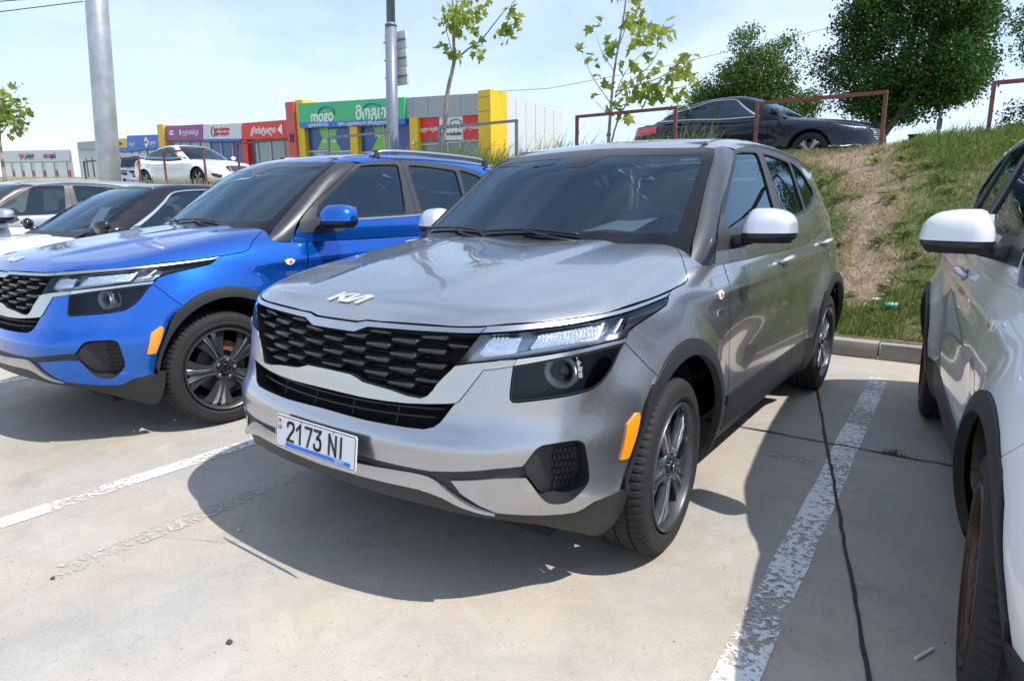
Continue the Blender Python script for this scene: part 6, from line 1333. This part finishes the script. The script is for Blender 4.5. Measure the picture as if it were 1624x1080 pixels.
limbs(bt, [([(0, 0, -.1), (.03, 0, .5), (.10, 0, .95), (.22, .1, 1.6), (.5, .3, 2.6), (.7, .4, 4.2)], .19, .06), ([(.08, 0, .8), (.45, -.1, 1.35), (1.0, -.2, 2.2), (1.6, -.1, 3.0)], .10, .03), ([(.15, 0, 1.2), (-.3, .1, 1.9), (-.9, .2, 2.9)], .09, .03), ([(.3, .1, 1.8), (.9, .5, 2.8), (1.3, .7, 4.0)], .08, .03)], bark)
crown(bt, cl, 90000, .088, M['leaf_dark'])
rt = empty('tree', 'dark tree cut off by the right edge, behind the barrier frame', 'tree', (3.3, 23.5, terrain(2.9, 23.5)))
cl = [((RNG.uniform(-1.5, 1.5), RNG.uniform(-1, 1), 3.0+RNG.uniform(-1.3, 1.9)), RNG.uniform(.35, .65)) for k in range(26)]
limbs(rt, [([(0, 0, -.1), (.05, 0, 1.2), (0, 0, 2.4), (-.1, 0, 4.6)], .16, .04), ([(0, 0, 1.4), (-.6, 0, 2.4), (-1.2, 0, 3.6)], .07, .02)], bark); crown(rt, cl, 15000, .10, M['leaf_dark'])
mt = empty('tree', 'wind-blown lighter green tree behind the black sedan', 'tree', (-5.6, 24, terrain(-5.6, 24)))
limbs(mt, [([(0, 0, -.1), (.05, 0, 1.0), (.0, 0, 2.2), (.1, 0, 3.6)], .17, .05), ([(0, 0, 1.2), (-.7, 0, 2.2), (-1.5, 0, 2.9)], .08, .02), ([(0, 0, 1.3), (.8, 0, 2.3), (1.3, 0, 3.4)], .08, .02)], bark)
cl = [((x, RNG.uniform(-.7, .7), z), r) for x, z, r in ((0, 2.2, .8), (-.8, 2.1, .75), (.8, 2.1, .8), (-1.5, 2.1, .5), (1.5, 1.9, .6), (0, 3.1, .65), (.6, 3.1, .6), (-.6, 2.9, .55), (1.2, 2.8, .5), (-1.5, 2.7, .3), (-1.1, 2.6, .4), (-2.0, 2.0, .35), (.05, 3.9, .30), (.1, 4.3, .18), (.95, 3.8, .28), (1.25, 3.9, .2), (.6, 3.6, .35), (1.6, 3.4, .25), (2.0, 2.2, .35), (0, 1.4, .7), (-1, 1.4, .6), (1, 1.3, .6))]
mt.scale = (1.18, 1.16, 1.26); mt.location.x = -6.5
crown(mt, cl, 40000, .085, M['leaf_mid'], wind=(.8, 0, .3))
# saplings: every broad leaf its own object ------------------------------
def leaf_mesh(v):
    rr = np.random.default_rng(v); pts = [(0, 0), (.20, .02), (.46, .16), (.27, .26), (.50, .58), (.22, .55), (.0, 1.0), (-.22, .55), (-.50, .58), (-.27, .26), (-.46, .16), (-.20, .02)]
    bend = rr.uniform(-.35, .35); fold = rr.uniform(.1, .45)
    V = [(x, y, fold*abs(x)+bend*y*y) for x, y in pts]+[(0, .35, bend*.12)]; n = len(pts)
    me = bpy.data.meshes.new('leaf'); me.from_pydata(V, [], [(i, (i+1) % n, n) for i in range(n)]); a = me.attributes.new('tone', 'FLOAT', 'POINT'); a.data.foreach_set('value', np.full(n+1, rr.uniform(.05, .95), np.float32)); me.materials.append(M['leaf_plane']); return me
LEAVES = [leaf_mesh(v) for v in range(12)]
def sapling(par, runs, clusters, size, mats_, singles=True, wind=.5, scatter_d=.5):
    limbs(par, [([(x, random.uniform(-.05, .05)*(i > 0), z) for i, (x, z) in enumerate(r)], a, c) for r, a, c in runs], pbark)
    first = {}
    V = []; tn = []
    for x, z, r, n in clusters:
        n = max(1, round(n*.92)); dy = random.gauss(0, scatter_d*.35)
        for k in range(n):
            p = Vector((x+random.gauss(0, r*.55), dy+random.gauss(0, r*.7), z+random.gauss(0, r*.5))); s_ = size*random.uniform(.6, 1.25)
            d = Vector((wind+random.gauss(0, .5), random.gauss(0, .6), random.gauss(-.1, .55))).normalized(); up = Vector((random.gauss(0, .6), random.gauss(-.4, .6), random.gauss(.5, .5))); q = d.to_track_quat('Y', 'Z'); Mx4 = Matrix.Translation(p) @ q.to_matrix().to_4x4() @ Matrix.Rotation(random.uniform(0, 6.283), 4, 'Y') @ Matrix.Scale(s_, 4)
            me = random.choice(LEAVES)
            if singles: o = link('leaf', me, None, par); o.matrix_local = Mx4
            else:
                for f in me.polygons:
                    for i in f.vertices: V.append(tuple(Mx4 @ me.vertices[i].co)); tn.append(me.attributes['tone'].data[0].value)
    if not singles: soup('crown', V, 3, tn, M['leaf_plane'], par)
s2 = empty('sapling', 'slender young plane tree with twisted leaves, in front of the black sedan', 'tree', (-3.56, 8, 1.70), 0, 'young plane trees along the bank top')
sapling(s2, [([(-0.06, 0.05), (-0.06, 0.55), (-0.01, 1.03), (0.03, 1.61), (0.16, 2.35), (0.24, 2.79)], 0.034, 0.010), ([(0.0, .05), (0.01, 0.53), (0.19, 1.01), (0.41, 1.18)], 0.022, 0.008), ([(0.04, 1.22), (0.42, 1.52), (0.65, 1.67), (0.91, 2.1)], 0.012, 0.004), ([(0.05, 1.31), (0.64, 1.4), (0.98, 1.5), (1.21, 1.67)], 0.012, 0.004), ([(0.01, 1.04), (0.65, 1.21), (1.25, 1.27)], 0.010, 0.004), ([(-0.02, 1.12), (-0.38, 1.56), (-0.6, 1.98)], 0.010, 0.003), ([(0.03, 1.61), (-0.19, 1.92), (-0.33, 2.28)], 0.008, 0.003), ([(-0.04, 0.93), (-0.34, 1.23)], 0.006, 0.003), ([(0.13, 2.07), (0.29, 2.42)], 0.008, 0.004), ([(0.04, 1.22), (0.2, 1.59), (0.73, 1.99)], 0.009, 0.003)],
 [(-0.25, 2.26, 0.13, 8), (-0.18, 2.1, 0.1, 6), (-0.49, 1.97, 0.12, 8), (-0.37, 1.8, 0.08, 4), (-0.24, 1.66, 0.07, 2), (-0.23, 1.47, 0.1, 5), (-0.14, 1.85, 0.08, 4), (-0.31, 1.26, 0.05, 2), (0.3, 2.55, 0.1, 8), (0.4, 2.37, 0.12, 9), (0.15, 2.48, 0.08, 3), (0.22, 2.29, 0.08, 5), (0.37, 2.21, 0.1, 5), (0.81, 2.1, 0.16, 11), (0.7, 1.95, 0.26, 30), (0.41, 1.96, 0.17, 11), (0.26, 1.67, 0.13, 9), (0.59, 1.58, 0.17, 11), (0.87, 1.28, 0.14, 9), (0.94, 1.49, 0.18, 15), (1.18, 1.61, 0.17, 16), (1.24, 1.7, 0.08, 5), (1.23, 1.29, 0.16, 11), (0.34, 1.35, 0.18, 13), (0.43, 1.14, 0.16, 12), (0.67, 1.14, 0.13, 8), (0.93, 1.1, 0.14, 10), (1.12, 1.12, 0.12, 8), (0.37, 0.83, 0.1, 6), (0.13, 1.06, 0.1, 5), (-0.03, 1.31, 0.08, 4), (0.17, 2.76, 0.16, 14)], .165, 0)
b = MB(); b.tube([(-.06, 0, .62), (-.058, 0, .66)], .040, 10); b.build('tie_band', mat('green_tie', (.02, .22, .16), .6), s2)
s1 = empty('sapling', 'tall young plane tree with pale trunk between the lamp post and the grey panelled shop', 'tree', (-7.2, 8, 1.70), 0, 'young plane trees along the bank top')
sapling(s1, [([(-0.14, .05), (-0.12, 0.51), (0.06, 1.57), (0.2, 2.16), (0.23, 2.62), (0.24, 3.22), (0.24, 3.65)], 0.055, 0.015), ([(-.16, .05), (-0.15, 0.51), (-0.07, 0.81), (0.02, 1.33)], 0.045, 0.02), ([(0.21, 2.18), (0.69, 2.39), (0.92, 2.49), (1.34, 2.79), (1.58, 2.94)], 0.02, 0.006), ([(0.23, 2.56), (0.5, 2.85), (0.71, 3.09)], 0.014, 0.005), ([(0.21, 2.34), (0.08, 2.7), (0.04, 3.03)], 0.01, 0.004)],
 [(0.17, 2.3, 0.08, 8), (0.1, 2.45, 0.08, 5), (0.48, 2.6, 0.09, 7), (0.31, 2.87, 0.26, 44), (0.7, 2.86, 0.17, 18), (0.07, 3.01, 0.13, 16), (0.71, 3.07, 0.23, 26), (0.11, 2.77, 0.1, 11), (0.42, 3.04, 0.22, 26), (0.74, 2.75, 0.13, 10), (0.39, 2.27, 0.09, 6), (0.68, 2.26, 0.12, 10), (0.91, 2.36, 0.1, 11), (0.99, 2.53, 0.1, 12), (1.24, 2.53, 0.14, 18), (1.34, 2.66, 0.12, 14), (1.47, 2.82, 0.1, 12), (1.58, 2.94, 0.08, 8), (0.52, 3.39, 0.29, 14)], .15, 0)
s0 = empty('sapling', 'small green plane tree at the far left edge, beyond the silver hatchback', 'tree', (-24.0, 5.8, 1.70), R(36), 'young plane trees along the bank top')
px_ = lambda u, v: ((u-3)*.02, (264-v)*.02+.74)
sapling(s0, [([(0, 0), px_(4, 222), px_(14, 180), px_(22, 140)], .06, .02), ([px_(6, 215), px_(30, 190), px_(58, 180)], .02, .008)], [(*px_(u, v), r*.02, n) for u, v, r, n in ((28, 139, 6, 18), (28, 155, 14, 50), (17, 178, 16, 60), (33, 189, 13, 44), (58, 180, 9, 26), (47, 197, 7, 14), (25, 208, 11, 34), (5, 194, 12, 40), (-8, 170, 14, 40), (40, 168, 8, 20))], .17, 0, False)

# ------------------------------------------------------------------ small things
def at_ground(x, y): return terrain(x, y)
can = empty('drink_can', 'crushed teal drink can lying in the grass above the kerb', 'can', (1.12, 4.36, terrain(1.12, 4.36)+.03), .5)
V, Fc = lathe([(-.055, 0), (-.055, .026), (-.048, .032), (.045, .032), (.052, .027), (.052, .022), (.048, 0)], 20, mod=lambda i, j: -.004 if j % 7 == 0 and i in (2, 3) else 0); mesh('can_body', V, Fc, mat('can_print', (.12, .42, .36), .3, .5), can, True)
V, Fc = lathe([(.0495, 0), (.0505, .021)], 20); mesh('can_lid', V, Fc, M['chrome'], can, True)
def scrap(label, loc, rz, sz, m_, name='paper_scrap', cat='litter'):
    n = 5; V = [((i/n-.5)*sz[0]+random.uniform(-.15, .15)*sz[0]/n, (j/n-.5)*sz[1], .012*math.sin(i*1.9+j*1.3)+.012) for j in range(n+1) for i in range(n+1)]
    o = mesh(name, V, [(j*(n+1)+i, j*(n+1)+i+1, (j+1)*(n+1)+i+1, (j+1)*(n+1)+i) for j in range(n) for i in range(n)], m_, smooth=True); o.location = loc; o.rotation_euler = (0, 0, rz); sd = o.modifiers.new('thick', 'SOLIDIFY'); sd.thickness = .002; return tag(o, label, cat)
scrap('white paper scrap in the grass left of the drink can', (1.0, 4.42, terrain(1.0, 4.42)+.02), .4, (.07, .03), M['paper'])
scrap('crumpled clear plastic sheet in the grass below the black sedan\'s nose', (.14, 7.15, terrain(.14, 7.15)+.06), .1, (.35, .16), mat('pale_plastic', (.62, .70, .70), .2), 'plastic_sheet')
b = MB(); b.tube([(0, -.045, .004), (0, .045, .004)], .0042, 8); o = b.build('cigarette', M['paper']); o.location = (1.775, -.15, .004); o.rotation_euler = (0, 0, R(-25)); tag(o, 'white cigarette end on the concrete beside the bronze front wheel', 'litter')
def pebble(label, loc, r, m_):
    bm = bmesh.new(); bmesh.ops.create_icosphere(bm, subdivisions=2, radius=r); rr = np.random.default_rng(int(abs(loc[0])*1e3))
    for v in bm.verts: v.co *= rr.uniform(.75, 1.2); v.co.z *= .6
    me = bpy.data.meshes.new('pebble'); bm.to_mesh(me); bm.free(); o = link('pebble', me, m_); o.location = loc; return tag(o, label, 'stone')
stone = mat('dark_stone', (.07, .062, .055), .9)
pebble('dark pebble alone on the concrete at the bottom left', (.05, -1.30, .006), .010, stone); pebble('pale pebble near the shadow edge left of the plate', (-.57, -.88, .006), .009, mat('pale_stone', (.62, .60, .56), .9)); pebble('small dark pebble at the left end of the faded line', (-.80, -1.47, .005), .008, stone)
# clods and stones on the bare soil of the bank
V_ = []; tn_ = []
for k in range(700):
    while True:
        x, y = random.uniform(-1.2, 2.6), random.uniform(4.1, 7.6)
        if random.random() < bare(x, y)**2+.02: break
    r = random.gammavariate(2, .004)+.003; c = np.array([x, y, terrain(x, y)]); P6 = [c+np.array(v)*r*RNG.uniform(.6, 1.2, 3) for v in ((1, 0, 0), (0, 1, 0), (-1, 0, 0), (0, -1, 0), (0, 0, .8))]; t0 = random.random()
    for i in range(4): V_ += [P6[i], P6[(i+1) % 4], P6[4]]; tn_ += [t0]*3
tag(soup('soil_clods', V_, 3, tn_, leafmat('clod', [(.18, .13, .09), (.36, .28, .20), (.52, .44, .34)], 0, .95)), kind='stuff')
# fine grit over the slab
g = []; 
for k in range(900):
    x = random.uniform(-5, 4); y = random.uniform(-1.9, 3.6); r = random.uniform(.0012, .004)*(1 if random.random() < .95 else 1.6); a = random.uniform(0, 6)
    P = [np.array([x+r*math.cos(a+t), y+r*math.sin(a+t), .0005]) for t in (0, 2.1, 4.2)]; T = np.array([x, y, .0005+r*1.1]); 
    for i in range(3): g += [P[i], P[(i+1) % 3], T]
tag(soup('grit', g, 3, np.repeat(RNG.random(900), 9), leafmat('grit_stone', [(.06, .05, .045), (.30, .27, .24), (.5, .46, .42)], 0, .9)), kind='stuff')
# tuft in the joint
tag(blades('grass_tuft', [(1.50+random.gauss(0, .03), 1.545+random.gauss(0, .006), 0) for k in range(60)], RNG.uniform(.01, .045, 60), .005, .8, M['grass'], RNG.random(60)), kind='stuff')
tag(blades('kerb_grass', [(random.uniform(-12, 4), KY+.155+abs(random.gauss(0, .02)), .13) for k in range(2600)], RNG.uniform(.03, .12, 2600), .006, .7, M['grass'], RNG.beta(2, 2, 2600)), kind='stuff')
kiosk = empty('kiosk', 'small red and black kiosk in front of the vivid red shop sign', 'kiosk', (-40.5, 30, 2.0)); b = MB(); b.box((0, 0, 1.2), (1.1, .9, 2.4)); b.build('kiosk_body', M['black'], kiosk, bevel=.05); b = MB(); b.box((0, -.46, 1.9), (1.0, .04, .5)); b.build('kiosk_panel', K['wred'], kiosk); b = MB(); b.box((0, -.46, 1.1), (.9, .04, .2)); b.build('kiosk_panel', K['wred'], kiosk)
pq = empty('post', 'thin grey post far behind the big tree\'s trunk', 'post', (-.02, 22.6, terrain(0, 22.6))); b = MB(); b.tube([(0, 0, 0), (0, 0, 1.9)], .05, 8); b.build('post_shaft', greypipe, pq); b = MB(); b.box((0, 0, 1.55), (.14, .10, .3)); b.build('meter_box', greypipe, pq)
for x, y, w_, h_, lab in ((-.52, 21.8, .40, .34, 'larger black box standing on the terrace under the big tree'), (.10, 21.6, .34, .14, 'smaller black box beside the thin grey post')):
    bx_ = empty('black_container', lab, 'box', (x, y, terrain(x, y)), 0, 'black boxes on the terrace'); b = MB(); b.box((0, 0, .6+(0 if h_ > .3 else -.10)), (w_, .3, 1.2), None, .95); b.build('box_body', M['black'], bx_, bevel=.02); b = MB(); b.box((0, 0, 1.21+(0 if h_ > .3 else -.20)), (w_+.03, .33, .05)); b.build('box_rim', M['black'], bx_)  # plain black containers, use unknown
finish_texts()
